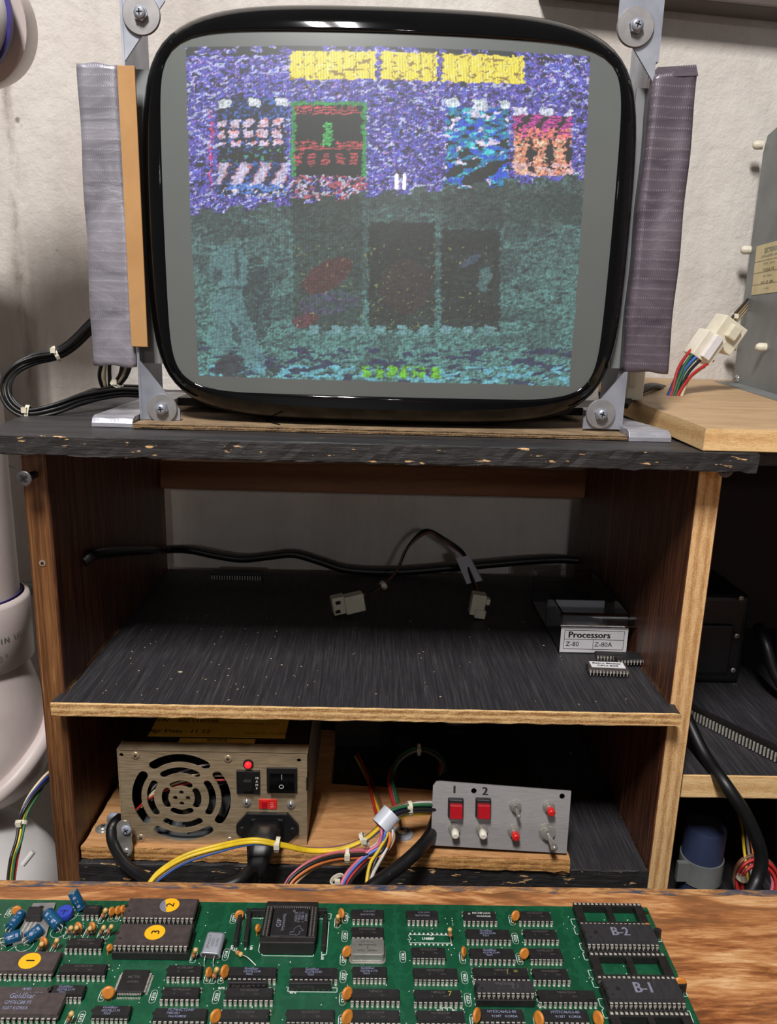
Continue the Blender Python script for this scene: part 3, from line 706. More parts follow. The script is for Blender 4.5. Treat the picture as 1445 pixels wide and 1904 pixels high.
# CRT glow never goes below a faint level inside the raster
flat = col.reshape(-1, 3)
X = np.where(True, X, X)
vs = np.stack([xw, Yy, zw], -1).reshape(-1, 3)
idx = np.arange(NU*NV).reshape(NV, NU)
q_ = np.stack([idx[:-1, :-1], idx[:-1, 1:], idx[1:, 1:], idx[1:, :-1]], -1).reshape(-1, 4)
me = bpy.data.meshes.new('screen'); org = Vector((CXM, .53, CZM))
me.from_pydata((vs-np.array(org)).tolist(), [], q_.tolist()); me.update()
me.polygons.foreach_set('use_smooth', [True]*len(me.polygons))
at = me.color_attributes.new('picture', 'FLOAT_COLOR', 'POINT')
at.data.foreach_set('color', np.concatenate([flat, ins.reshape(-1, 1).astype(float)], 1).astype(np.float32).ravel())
n = NT('phosphor_screen'); n.set(.35, spec=.5, coat=1.0, coatr=.02)
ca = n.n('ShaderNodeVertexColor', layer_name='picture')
# darker tone inside the raster is painted into the base grey
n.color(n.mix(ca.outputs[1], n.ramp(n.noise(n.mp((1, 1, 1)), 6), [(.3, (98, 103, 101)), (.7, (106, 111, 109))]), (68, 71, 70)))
sep = n.n('ShaderNodeSeparateXYZ'); n.l.new(n.mp((1, 1, 1)), sep.inputs[0])
st = n.math('SINE', n.math('MULTIPLY', sep.outputs['X'], 6.2832/.00096), 0)
st = n.math('ADD', n.math('MULTIPLY', st, .32), .88)
em = n.mix(1.0, ca.outputs[0], st, 'MULTIPLY'); n.l.new(em, n.b.inputs['Emission Color']); n.b.inputs['Emission Strength'].default_value = 1.0
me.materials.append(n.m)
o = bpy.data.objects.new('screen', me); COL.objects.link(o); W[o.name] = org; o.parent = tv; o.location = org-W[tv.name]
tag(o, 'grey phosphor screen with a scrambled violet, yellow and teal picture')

# ---- galvanised frame with four corner ears, washers and bolts
for sx, xo, zb, zt_ in ((-1, -.1625, 1.0022, 1.285), (1, .1705, 1.0035, 1.272)):
    g = MB(); x0, x1 = (xo, xo+.0016) if sx < 0 else (xo+.0016, xo+.0032)
    if sx < 0: g.box((x0, .544, zb), (x1, .600, zt_), M['zinc'])
    else: g.box((x0, .5575, zb), (x1, .600, zt_), M['zinc']).box((x0, .544, zb), (x1, .5575, zb+.040), M['zinc']).box((x0, .544, 1.2360), (x1, .5575, zt_), M['zinc'])
    for top in (0, 1):
        if sx < 0: xa, xb = x1, x1+.026
        else: xa, xb = x0-.026, x0
        za, zz = (zb, zb+.038) if not top else (zt_-.072+.014, zt_)
        if top: za = 1.2265 if sx < 0 else 1.224
        xe = xb if sx < 0 else xa; xc = xa if sx < 0 else xb
        ztop = zt_ if top else zb+.040
        if not top: poly = [(xc, .5445, zb), (xe, .5445, zb), (xe, .5445, zb+.007), (xc, .5445, zb+.040)]
        else: poly = [(xc, .5445, za), (xe, .5445, za+.034), (xe, .5445, zt_), (xc, .5445, zt_)]
        g.prism(poly if sx < 0 else poly[::-1], (0, .0016, 0), M['zinc'])
    fr = g.build('frame_bracket', tv); tag(fr, 'galvanised mounting bracket')
    for top in (0, 1):
        c = {(-1, 1): P(262, 26, .542), (1, 1): P(1183, 49, .542), (-1, 0): P(301, 760, .542), (1, 0): P(1118, 770, .542)}[(sx, top)]
        # four screws stand off the ear on a big washer
        wr = .0116 if top else .0102
        g = MB().cyl(c+Vector((0, .0022, 0)), c+Vector((0, .0004, 0)), wr, M['zinc_dull'], n=40, rings=[(0, wr), (.8, wr), (1, wr*.965)])
        wo = g.build('washer', fr)
        g = MB().cyl(c+Vector((0, .0004, 0)), c+Vector((0, -.0026, 0)), .0046, M['zinc'], n=6, smooth=False); g.add(screw_mb(c+Vector((0, -.0022, 0)), (0, -1, -.0), .0038, M['zinc']))
        g.build('hex_bolt', fr)
# cross members tying the frame, seen as thin plates beside the glass
for (p0, p1) in (((-.1609, 1.040), (-.1475, 1.225)), ((.1650, 1.045), (.1722, 1.224))):
    MB().box((p0[0], .556, p0[1]), (p1[0], .5575, p1[1]), M['galv_box']).build('rim_band', tv)
# left flap: cardboard with duct tape
o = MB().box((-.1650, .5405, 1.0517), (-.1540, .5425, 1.2228), M['cardboard']).build('cardboard_strip', tv, bevel=.0004)
def flap(name, quad, th_, mat, label, nx=14, nz=60, amp=.0007):
    """taped flap: wrinkled sheet with real thickness. quad: TL, TR, BR, BL as (x, z)"""
    f_ = MB(); rs = np.random.RandomState(len(name)+int(quad[0][0]*1e4) % 97); ph = rs.rand(6)*6
    fr_ = []; 
    for j in range(nz+1):
        for i in range(nx+1):
            a, b = i/nx, j/nz
            x = (1-b)*((1-a)*quad[0][0]+a*quad[1][0])+b*((1-a)*quad[3][0]+a*quad[2][0]); z = (1-b)*((1-a)*quad[0][1]+a*quad[1][1])+b*((1-a)*quad[3][1]+a*quad[2][1])
            e = min(a, 1-a)*8; rd = .0016*(1-min(1, e))**2
            y = .5435+amp*(math.sin(b*9+ph[0]+3*a)*.4+math.sin(b*23+ph[1]-5*a)*.10+math.sin(a*7+b*5+ph[2])*.6)+rd
            fr_.append((x+amp*.6*math.sin(b*17+ph[3])*(1 if i in (0, nx) else 0), y, z+(amp*.9*math.sin(a*9+ph[4]) if j in (0, nz) else 0)))
    n_ = nx+1; f2 = [(x, .5435+th_, z) for x, y, z in fr_]; off = len(fr_); fs = []
    for j in range(nz):
        for i in range(nx):
            q4 = (j*n_+i, (j+1)*n_+i, (j+1)*n_+i+1, j*n_+i+1); fs.append(q4); fs.append(tuple(off+k for k in q4[::-1]))
    for j in range(nz):
        for i in (0, nx):
            a_, b_ = j*n_+i, (j+1)*n_+i; fs.append((a_, off+a_, off+b_, b_) if i == 0 else (b_, off+b_, off+a_, a_))
    for i in range(nx):
        for j in (0, nz):
            a_, b_ = j*n_+i, j*n_+i+1; fs.append((a_, b_, off+b_, off+a_) if j == 0 else (b_, a_, off+a_, off+b_))
    f_.raw(fr_+f2, fs, mat, True); return tag(f_.build(name, tv), label)
flap('taped_flap', ((-.1912, 1.2246), (-.1648, 1.2238), (-.1640, 1.0378), (-.1928, 1.0388)), .004, M['tape'], 'cardboard flap wrapped in silver duct tape, left of the screen')
flap('taped_flap', ((.1712, 1.2290), (.1995, 1.2325), (.2020, 1.0430), (.1708, 1.0440)), .012, M['tape_dark'], 'cardboard flap wrapped in darker purplish duct tape, right of the screen')
# torn tape end at top of the right flap, bent rim
MB().hull8([(.1725, .5432, 1.2275), (.1995, .5432, 1.2290), (.1995, .5560, 1.2290), (.1725, .5560, 1.2275)], [(.1732, .5436, 1.2330), (.1975, .5436, 1.2352), (.1975, .5560, 1.2352), (.1732, .5560, 1.2320)], M['tape_dark']).build('tape_end', tv)
# dark chassis bits under / behind the tube
MB().box((-.150, .60, 1.006), (.16, .74, 1.012), M['black_metal']).build('chassis', tv)
g = MB()
for k, (px, py, q2, r2_) in enumerate(((470, 778, 500, 797), (488, 776, 520, 790))):
    g.tube([P(px, py, .56), P((px+q2)/2, (py+r2_)/2+3, .545), P(q2, r2_, .535)], .0007, M['black_rubber'])
g.build('thin_wire', tv)
# ================================================================== CARDBOARD BASE with taped ends
cb = thing('cardboard_base', 'flat cardboard base with silver taped corners under the tube monitor', 'cardboard', (0, .6, ZT2))
MB().box((-.1618, .5235, ZT2+.0006), (.1715, .77, ZT2+.0034), M['cardboard_dk'], faces={'-y': M['corrugate']}).build('sheet', cb)
zt0 = ZT2+.0003
def wedge(x0, x1, y0, y1, hh, xb0, xb1, name='taped_end', lab=''):
    g = MB(); n_ = 12; vs = []; 
    prof = [(0, 0), (0, .35), (.002, .8), (.006, 1.0), (1, 1.0), (1, 0)]
    for i in range(n_+1):
        a = i/n_
        for d_, h_ in prof:
            y = y0+(d_ if d_ < 1 else (y1-y0)); xa = x0+(x1-x0)*a; xe = xb0+(xb1-xb0)*a; fb = (y-y0)/(y1-y0)
            vs.append((xa+(xe-xa)*fb, y, zt0+h_*hh+.0002*math.sin(i*.9+d_*9)*(h_ > .5)))
    m_ = len(prof); fs = [(i*m_+j, i*m_+j+1, (i+1)*m_+j+1, (i+1)*m_+j) for i in range(n_) for j in range(m_-1)]
    fs += [tuple(range(m_-1, -1, -1)), tuple(n_*m_+j for j in range(m_))]
    g.raw(vs, [f[::-1] for f in fs], M['tape_shiny'], False); return tag(g.build(name, cb, bevel=.0003), lab)
wedge(-.1905, -.1630, .528, .70, .0072, -.190, -.163, lab='left end wrapped in shiny tape')
wedge(.1722, .2010, .522, .66, .0074, .172, .180, lab='right end wrapped in shiny tape')

# ================================================================== PIPES at the left
t = thing('drain_pipe', 'off-white vertical plastic drain pipe with coupling and elbow left of the cabinet', 'pipe', (-.3815, .70, .40))
px_, pyy = -.3800, .70
MB().cyl((px_, pyy, .795), (px_, pyy, 1.18), .0460, M['pvc'], n=56).build('pipe', t)
g = MB().cyl((px_, pyy, .745), (px_, pyy, .812), .054, M['pvc'], n=56, rings=[(0, .050), (.04, .0540), (.93, .0545), (.97, .0535), (1, .0500)], caps=False)
g.cyl((px_, pyy, .811), (px_, pyy, .8125), .0475, M['primer'], n=56)
cp = g.build('coupling', t)
g = MB()
def oncyl(a, z, r=.0545): return Vector((px_+r*math.sin(a), pyy-r*math.cos(a), z))
def curved_text(g, txt, a0, z, size, r, mat):
    for i, ch in enumerate(txt):
        if ch == ' ': continue
        a = a0+i*size*.72/r; text(g, ch, oncyl(a, z, r+.0004), size, mat, right=(math.cos(a), math.sin(a), 0), bold=.02)
curved_text(g, 'MADE IN USA', .48, .779, .0070, .0545, M['conduit']); curved_text(g, '3"', .90, .7625, .0075, .0545, M['conduit'])
for d_ in (0, 1): g.tube([oncyl(.62+.18*k/5, .794+.006*d_+.002*k/5, .0548) for k in range(6)], .0006, M['pvc'])
g.build('raised_lettering', cp)
# elbow body sweeping out below the coupling
g = MB(); pts = []; 
g.cyl((px_, pyy, .756), (px_+.001, pyy, .60), .05, M['pvc'], n=56, caps=False, rings=[(0, .0475), (.10, .0480), (.30, .0560), (.55, .0600), (.8, .0585), (.92, .050), (1, .035)])
g.tube([oncyl(.52+.25*math.sin(k/8*6.28)*.5, .716+.014*math.cos(k/8*6.28), .0600) for k in range(9)], .0012, M['pvc'])
g.build('elbow', t)
g = MB().tube([(px_-.05, pyy-.060, .606), (px_+.005, pyy-.064, .618), (px_+.045, pyy-.045, .640), (px_+.064, pyy-.005, .668), (px_+.062, pyy+.03, .69)], .0085, M['pvc'], n=16)
g.build('hub_ring', t)
t = thing('waste_pipe', 'large white plastic waste pipe low at the left with a raised rib', 'pipe', (-.35, .60, 0))
g = MB().cyl((-.405, .64, .24), (-.405, .64, .585), .11, M['pvc_white'], n=64, rings=[(0, .112), (.78, .112), (.88, .106), (.95, .09), (1, .055)])
g.build('pipe', t)
a_ = P(42, 1608, .535); b_ = P(62, 1583, .54)
MB().tube([a_, b_], .0022, M['pvc_white'], n=8, sm=False).build('rib', t)
t = thing('conduit', 'thin grey horizontal conduit on the wall behind the cabinet', 'conduit', (-.3, .80, .85))
z_ = P(50, 1094, .80).z
MB().cyl((-.9, .80, z_), (-.236, .80, z_), .0075, M['conduit'], n=20).build('pipe', t)
g = MB().cyl((-.300, .80, z_), (-.292, .80, z_), .0092, M['conduit'], n=20); g.build('coupling', t)
# elbow in the top left corner
t = thing('pipe_elbow', 'white plastic pipe fitting with purple primer ring in the top left corner', 'pipe', (-.30, .62, 1.27))
c = P(-82, 30, .60)
g = MB().cyl(c, c+Vector((-.012, .05, .012)), .0450, M['pvc'], n=64, rings=[(0, .0440), (.06, .0450), (.5, .0450), (1, .044)])
g.build('hub', t)
g = MB().cyl(c+Vector((-.004, -.022, -.001)), c+Vector((-.001, .0, 0)), .038, M['pvc_white'], n=56, rings=[(0, .036), (.1, .0385), (1, .0385)]); g.build('pipe', t)
g = MB().cyl(c+Vector((-.0012, -.0035, 0)), c+Vector((-.001, -.0005, 0)), .0412, M['primer'], n=56); g.build('primer_ring', t)

# ================================================================== small helpers for cables
def ties(parent, pts, r, mat=None):
    for i, (p, d) in enumerate(pts):
        p = Vector(p); d = Vector(d).normalized(); u_ = d.orthogonal().normalized(); v_ = d.cross(u_)
        g = MB(); ring = [p+(u_*math.cos(2*math.pi*k/14)+v_*math.sin(2*math.pi*k/14))*r for k in range(15)]
        n0 = len(ring)
        for k in range(14):
            a, b = ring[k], ring[k+1]; ra = (a-p).normalized(); rb = (b-p).normalized()
            g.hull8([a-d*.0014, a+d*.0014, a+d*.0014+ra*.0009, a-d*.0014+ra*.0009], [b-d*.0014, b+d*.0014, b+d*.0014+rb*.0009, b-d*.0014+rb*.0009], mat or M['nylon'])
        hd = p+Vector((0, -1, .5)).normalized()*(r+.0010); g.box(hd-Vector((.0019, .0014, .0019)), hd+Vector((.0019, .0014, .0019)), mat or M['nylon'])
        g.build('cable_tie', parent)
def bundle(parent, pts, cols, r, spread, seg=8, seed=1, names='wire', twist=2.5):
    rs = random.Random(seed); path = [Vector(p) for p in pts]
    for k, cname in enumerate(cols):
        a = 2.4*k+.4; rad = spread*math.sqrt((k+.3)/len(cols)); out = []
        for i, p in enumerate(path):
            tg = (path[min(i+1, len(path)-1)]-path[max(i-1, 0)]).normalized()
            u_ = tg.cross(Vector((0, 1, .15))).normalized(); v_ = tg.cross(u_)
            an = a+i*twist/len(path)*(1 if k % 2 else .6)
            out.append(p+(u_*math.cos(an)+v_*math.sin(an))*rad*(1+.25*(rs.random()-.5)))
        g = MB().tube(out, r, M[cname] if cname in M else M['w_'+cname], n=8, seg=seg)
        tag(g.build(names, parent), None if names != 'wire' else (cname.replace('w_', '').replace('black_rubber', 'black')+' wire'))

# ---- cables left of the monitor
t = thing('cable_bundle', 'loop of black cables with zip ties left of the monitor on the cabinet top', 'cable', P(60, 770, .60))
pp = [P(262, 726, .66), P(215, 727, .63), P(150, 742, .60), P(100, 760, .585), P(52, 768, .58), P(22, 752, .58), P(11, 722, .585), P(26, 690, .60), P(60, 668, .61), P(105, 658, .62), P(135, 640, .62), P(170, 606, .615), P(200, 580, .61)]
bundle(t, pp, ['w_cream']+['black_rubber']*8, .0013, .0046, seed=3, twist=1.5)
ties(t, [(pp[9], pp[10]-pp[8]), (pp[4], pp[5]-pp[3])], .0052)
t = thing('cable_bundle', 'short black and white cables hanging behind the left taped flap', 'cable', P(200, 724, .64))
for k, (a, b, c_, nm) in enumerate((((190, 670), (185, 700), (195, 726), 'black_rubber'), ((196, 672), (194, 702), (200, 726), 'w_cream'), ((204, 672), (204, 700), (207, 727), 'black_rubber'),
        ((228, 672), (224, 694), (214, 716), 'black_rubber'), ((236, 674), (230, 696), (219, 718), 'w_cream'), ((243, 676), (236, 698), (222, 720), 'black_rubber'))):
    g = MB().tube([P(a[0]+4, a[1]-40, .60), P(*a, .62), P(*b, .63), P(*c_, .64), P(c_[0]+18, c_[1]+6, .665)], .0015, M[nm]); g.build('wire', t)
ties(t, [(P(217, 715, .632), P(217, 720, .63)-P(228, 698, .63))], .0042)
MB().tube([P(12, 862, .80), P(25, 870, .80), P(50, 872, .79), P(90, 862, .78)], .0010, M['conduit']).build('thin_wire', t)
# ---- harness at the lower left, outside the cabinet
t = thing('wire_bundle', 'thin ribbon of coloured wires running down outside the left cabinet panel', 'wires', P(40, 1560, .50))
pp = [P(112, 1424, .56), P(88, 1446, .54), P(62, 1478, .525), P(46, 1508, .515), P(40, 1530, .51), P(34, 1565, .50), P(26, 1600, .49), P(20, 1650, .47), P(18, 1700, .46)]
bundle(t, pp, ['yellow', 'navy', 'red', 'black', 'cream', 'green'], .0011, .0030, seed=5, twist=1.0); ties(t, [(pp[4], pp[5]-pp[3])], .0036)

# ================================================================== connector on the right ply board
t = thing('wire_connector', 'white nylon plug connector with coloured wires beside the grey metal box', 'connector', P(1320, 640, .70))
Ra = Matrix.Rotation(math.radians(38), 3, 'Y')
def rbox(mb, c, sz, R, mat, faces=None):
    c = Vector(c); h = Vector(sz)/2; return mb.box(c-h, c+h, mat, R=R, org=c, faces=faces)
c1 = P(1345, 622, .70); c2 = P(1310, 645, .69)
Rc = Matrix.Rotation(math.radians(30), 3, 'Y')@Matrix.Rotation(math.radians(10), 3, 'Z')
g = MB(); rbox(g, c1, (.026, .018, .026), Rc, M['nylon']); rbox(g, c1+Vector((.004, -.010, .002)), (.010, .006, .012), Rc, M['nylon']); g.build('socket_housing', t, bevel=.0012)
g = MB(); rbox(g, c2, (.021, .016, .024), Rc, M['white_cap']); rbox(g, c2+Vector((.003, -.009, 0)), (.008, .004, .022), Rc, M['white_label']); g.build('plug_housing', t, bevel=.0008)
for k, (cn, px, py, bx_, by_) in enumerate((('red', 1281, 655, 1250, 728), ('green', 1293, 652, 1253, 730), ('blue', 1300, 658, 1246, 732), ('green', 1296, 664, 1256, 733), ('black', 1304, 668, 1262, 731), ('red', 1316, 676, 1264, 728), ('cream', 1300, 688, 1268, 735), ('navy', 1288, 662, 1243, 734))):
    g = MB().tube([P(px+10, py-6, .69), P(px, py, .685), P((px+bx_)/2-4+k % 3, (py+by_)/2-6, .675), P(bx_, by_, .665), P(bx_-8, by_+22, .66)], .0014, M['w_'+cn])
    tag(g.build('wire', t), cn+' wire')
for k, (cn, sy) in enumerate((('cream', 0), ('tan', -6), ('black', -12), ('cream', 6))):
    g = MB().tube([P(1352, 612+sy*.4, .70), P(1366, 596+sy, .72), P(1380, 580+sy, .76), P(1392, 566+sy, .80)], .0012, M['w_'+cn]); tag(g.build('wire', t), cn+' wire')
ties(t, [(P(1364, 592, .72), P(1372, 586, .73)-P(1356, 602, .71))], .0036)
# dark cables slipping behind the monitor at the right
t = thing('cable_bundle', 'dark cables between the monitor and the pale plywood board', 'cable', P(1180, 740, .66))
for k in range(4):
    g = MB().tube([P(1158+k*2, 752+k, .60), P(1172+k*2, 738-k, .63), P(1190+k, 722+k*2, .66), P(1212+k*3, 716+k, .70), P(1235, 720+k*2, .74)], .0022, M['black_rubber']); g.build('wire', t)
g = MB(); rbox(g, P(1178, 712, .62), (.013, .014, .026), Matrix.Identity(3), M['nylon']); g.build('nylon_plug', t, bevel=.001)

# ================================================================== POWER SUPPLY
PZ0 = .6832; PYF = .518; PX0, PX1 = -.1828, -.0442; PZ1 = .7618
rt_ = Matrix.Rotation(math.radians(0.0), 3, 'Y')
bd = ragged([(-.2138, .5125), (.1555, .5045), (.1600, .585), (-.03, .60), (-.03, .69), (-.210, .69)], .6725, PZ0, M['ply_face'], M['ply_z2'], .0010).build('mounting_board')  # back outline cut short to stand in for a shadow edge on the board
tag(bd, 'rough brown plywood board carrying the power supply in the lower bay', 'board')
ps = thing('power_supply', 'box power supply with a shiny nickel face and round fan grille', 'power supply', ((PX0+PX1)/2, .59, PZ0))
g = MB(); yb = PYF+.150
g.box((PX0, PYF+.001, PZ0), (PX1, yb, PZ0+.001), M['galv_box']).box((PX0, PYF+.001, PZ1-.001), (PX1, yb, PZ1), M['black_metal']).box((PX0, PYF+.001, PZ0), (PX0+.001, yb, PZ1), M['black_metal']).box((PX1-.001, PYF+.001, PZ0), (PX1, yb, PZ1), M['galv_box']).box((PX0, yb-.001, PZ0), (PX1, yb, PZ1), M['black_metal'])  # casing is grey metal; the shade on its top is painted as dark sheet
g.build('casing', ps)
def face_uv(px, py):
    p = P(px, py, PYF); return (p.x-(PX0+PX1)/2, p.z-(PZ0+PZ1)/2)
FW, FH = PX1-PX0, PZ1-PZ0; fc = Vector(((PX0+PX1)/2, PYF, (PZ0+PZ1)/2))
fx, fz = face_uv(338, 1483)
ol = [rrect(0, 0, FW, FH, .001)]
for r0, r1, hw_ in ((.0298, .0368, 36), (.0205, .0258, 33), (.0098, .0148, 30)):
    for a in (90, 180, 270, 0): ol.append(arcslot(fx, fz, r0, r1, a-hw_+(2 if r0 > .02 else 0), a+hw_))
for a in (90, 180, 270, 0): ol.append(circ(fx+.0047*math.cos(math.radians(a)), fz+.0047*math.sin(math.radians(a)), .0018, 12))
hu = face_uv(226, 1403); ol.append(circ(*hu, .0016)); hu = face_uv(556, 1413); ol.append(circ(*hu, .0016))
pl = plate2d(ol, .0012, M['nickel'], fc, (1, 0, 0), (0, 0, 1))
face = pl.build('face_plate', ps); tag(face, 'brushed nickel face plate with concentric fan slots')
MB().box((PX0-.0006, PYF-.0006, PZ1-.0004), (PX1+.0006, PYF+.010, PZ1+.0008), M['nickel']).build('folded_rim', face)
MB().box((PX0-.0010, PYF-.0004, PZ0), (PX0-.0002, PYF+.012, PZ1+.0006), M['nickel']).build('folded_rim', face)
# fan behind the grille
fan = thing('fan', None, None, (fc.x+fx, PYF+.012, fc.z+fz)); fan.parent = ps; fan.location = W['fan']-W[ps.name]
bpy.data.objects.remove(fan)
g = MB(); fcx = Vector((fc.x+fx, PYF+.008, fc.z+fz))
g.cyl(fcx, fcx+Vector((0, .014, 0)), .0150, M['black_plastic'], n=36)
for k in range(7):
    a = k*2*math.pi/7; ca_, sa_ = math.cos(a), math.sin(a); pts_ = []
    for r_, dy_, da in ((.014, 0, 0), (.037, 0, .25), (.037, .012, .62), (.014, .012, .35)):
        pts_.append(fcx+Vector((r_*math.cos(a+da), dy_, r_*math.sin(a+da))))
    g.hull8(pts_, [q2+Vector((0, .0012, 0)) for q2 in pts_], M['black_plastic'])
fo = g.build('fan', ps); tag(fo, 'black cooling fan behind the grille')
g = MB()
for k, (cn) in enumerate(('red', 'cream', 'cream', 'black', 'grey')):
    g.tube([fcx+Vector((-.040+k*.004, -.003, -.018+k*.003)), fcx+Vector((-.02, -.0045, .002*k)), fcx+Vector((.008, -.003, .010+.003*k)), fcx+Vector((.038, -.002, .012+.004*k))], .0008, M['w_'+cn])
g.build('inner_wires', ps)
# face furniture
def FP(px, py, dy=0.0): p = P(px, py, PYF-.0006); return p+Vector((0, -dy, 0))
for px, py in ((252, 1405), (424, 1411), (262, 1558), (427, 1563)):
    c = FP(px, py); g = screw_mb(c, (0, -1, 0), .0032, M['nickel'], h=.0008); g.build('screw', ps)
for px, py in ((459, 1492), (541, 1496)):
    g = MB().cyl(FP(px, py), FP(px, py, .0005), .0037, M['steel'], n=20); g.add(screw_mb(FP(px, py, .0004), (0, -1, 0), .0029, M['chrome'], h=.0016)); g.build('screw', ps)
c = FP(462, 1420); g = MB().cyl(c, c+Vector((0, -.0012, 0)), .0038, M['black_plastic'], n=24).cyl(c+Vector((0, -.0008, 0)), c+Vector((0, -.0040, 0)), .0026, M['led'], n=20, rings=[(0, .0026), (.5, .0026), (.85, .0018), (1, .0006)])
tag(g.build('indicator_lamp', ps), 'lit red indicator lamp')
# circuit breaker marked 10 AMP
a, b = FP(440, 1431), FP(484, 1474); g = MB().box((a.x, a.y-.0022, b.z), (b.x, a.y+.006, a.z), M['black_plastic'])
br = g.build('circuit_breaker', ps, bevel=.0005); a2, b2 = FP(453, 1441), FP(474, 1469)
MB().box((a2.x, a.y-.0060, b2.z+.002), (b2.x-.001, a.y-.0020, a2.z-.001), M['black_plastic']).build('breaker_button', br, bevel=.0012)
g = MB()
for i, ch in enumerate(('10', 'A', 'M', 'P')): text(g, ch, FP(478.5, 1443.5+i*6.4, .0024), .0026, M['silk'], bold=.02)
g.build('printed_rating', br)
# rocker switch
a, b = FP(496, 1426), FP(553, 1473); g = MB().box((a.x, a.y-.0015, b.z), (b.x, a.y+.006, a.z), M['black_plastic'])
sw = g.build('rocker_switch', ps, bevel=.0005); mz = (a.z+b.z)/2
g = MB().hull8([(a.x+.0022, a.y-.0012, a.z-.0022), (a.x+.0022, a.y-.0012, b.z+.002), (a.x+.0022, a.y-.0050, b.z+.0024), (a.x+.0022, a.y-.0022, mz+.0005)],
               [(b.x-.0022, a.y-.0012, a.z-.0022), (b.x-.0022, a.y-.0012, b.z+.002), (b.x-.0022, a.y-.0050, b.z+.0024), (b.x-.0022, a.y-.0022, mz+.0005)], M['black_gloss'])
g.build('rocker', sw)
g = MB(); text(g, 'I', ((a.x+b.x)/2, a.y-.0025, mz+.0035), .006, M['silk'], sx=.5); text(g, 'O', ((a.x+b.x)/2, a.y-.0048, mz-.0030), .005, M['silk']); g.build('switch_symbols', sw)
# red voltage selector
a, b = FP(482, 1486), FP(515, 1503); g = MB().box((a.x, a.y-.0010, b.z), (b.x, a.y+.005, a.z), M['red_small'])
vs_ = g.build('voltage_selector', ps); g = MB().box((a.x+.0022, a.y-.0022, b.z+.0012), (a.x+.0058, a.y-.0008, a.z-.0010), M['red_btn']); g.build('slider', vs_)
text(MB(), '', (0, 0, 0), 1, M['silk']) if False else None
g = MB(); text(g, '115', (a.x+.0095, a.y-.0012, (a.z+b.z)/2), .0032, M['silk'], right=(0, 0, -1), up=(1, 0, 0)); g.build('printed_rating', vs_)
# mains inlet
c = FP(498, 1536); ol = [[(-.0235, .002), (-.0235, -.005), (-.015, -.0135), (.015, -.0135), (.0235, -.005), (.0235, .002), (.015, .0125), (-.015, .0125)]]
g = plate2d(ol, .0035, M['black_plastic'], c+Vector((0, -.0012, 0)), (1, 0, 0), (0, 0, 1)); inl = g.build('mains_inlet', ps, bevel=.0008); tag(inl, 'black mains inlet with two fixing screws')
for sx in (-1, 1): screw_mb(c+Vector((sx*.0190, -.0030, -.0015)), (0, -1, 0), .0027, M['black_metal'], h=.0008).build('screw', inl)
MB().box((c.x-.0125, c.y-.0045, c.z-.009), (c.x+.0125, c.y-.001, c.z+.0085), M['black_plastic']).build('socket_shroud', inl, bevel=.001)
# labels on the top of the casing
def toplabel(px0, py0, px1, py1, lines, parent, nm):
    z = PZ1+.0003; a = PZ(px0, py1, z); b = PZ(px1, py1, z); q0 = PZ(px0, py0, z)
    g = MB().box((a.x, a.y, z-.0003), (b.x, q0.y, z), M['yellow_label'])
    for (s_, u, v_, sz, bold) in lines: text(g, s_, (a.x+(b.x-a.x)*u, a.y+(q0.y-a.y)*v_, z), sz, M['ink_black'], up=(0, 1, 0), bold=bold)
    o = g.build('rating_label', parent); tag(o, nm)
toplabel(275, 1296, 531, 1368, [('Mfgr Date : 11 52', .20, .12, .0070, .02), ('S/N :  ARI 1197295', .24, .38, .0062, .02), ('Model No. PS-2000', .85, .10, .0040, 0), ('Use a proper current supply capacity', .68, .34, .0036, 0), ('for this power supply unit', .66, .48, .0036, 0), ('CAUTION', .62, .64, .005, .02)], ps, 'large yellow rating label')
toplabel(326, 1372, 470, 1392, [('NOTICE', .5, .82, .0042, .03), ('When measuring please loosen output voltage', .5, .60, .0022, 0), ('a minimum 1 Amp load and 5 Amp Min to be', .5, .42, .0022, 0), ('applied to the output voltage', .5, .24, .0022, 0)], ps, 'small yellow notice label')
MB().box((PX1-.0006, PYF-.0008, PZ1-.031), (PX1+.0006, PYF+.006, PZ1-.020), M['black_metal']).build('side_tab', ps)

# plug and cord
t = thing('power_plug', 'black mains plug and cord pushed into the power supply inlet', 'plug', FP(488, 1560, .02))
c = FP(497, 1533, .004)
g = MB(); 
def loft(mb, secs, mat, smooth=False):
    """secs: list of (center, halfwidth, halfheight, up-vector, right-vector)"""
    vs = []; k = 16
    for (cc, hw_, hh_, u_, r_) in secs:
        for i in range(k):
            x, y = se(hw_, hh_, 5.0, 2*math.pi*i/k); vs.append(Vector(cc)+Vector(r_)*x+Vector(u_)*y)
    fs = [(a*k+i, a*k+(i+1) % k, (a+1)*k+(i+1) % k, (a+1)*k+i) for a in range(len(secs)-1) for i in range(k)]
    fs += [tuple(range(k-1, -1, -1)), tuple(range((len(secs)-1)*k, len(secs)*k))]
    return mb.raw(vs, fs, mat, smooth)
uZ, rX = Vector((0, 0, 1)), Vector((1, 0, 0)); u2 = Vector((0, -.75, .66))
loft(g, [(c, .0118, .0078, uZ, rX), (c+Vector((0, -.010, 0)), .0115, .0078, uZ, rX), (c+Vector((-.001, -.018, -.002)), .0110, .0082, Vector((0, -.3, .95)), rX), (c+Vector((-.0025, -.026, -.010)), .0075, .0072, u2, rX), (c+Vector((-.0035, -.031, -.019)), .0062, .0060, u2, rX)], M['black_plastic'], True)
g.build('plug_body', t)
e = c+Vector((-.0035, -.030, -.017)); g = MB().cyl(e, e+Vector((-.0022, -.007, -.012)), .0060, M['black_plastic'], n=20, rings=[(0, .0062), (.1, .0052), (.3, .0058), (.4, .0049), (.6, .0054), (.7, .0046), (1, .0048)]); g.build('strain_relief', t)
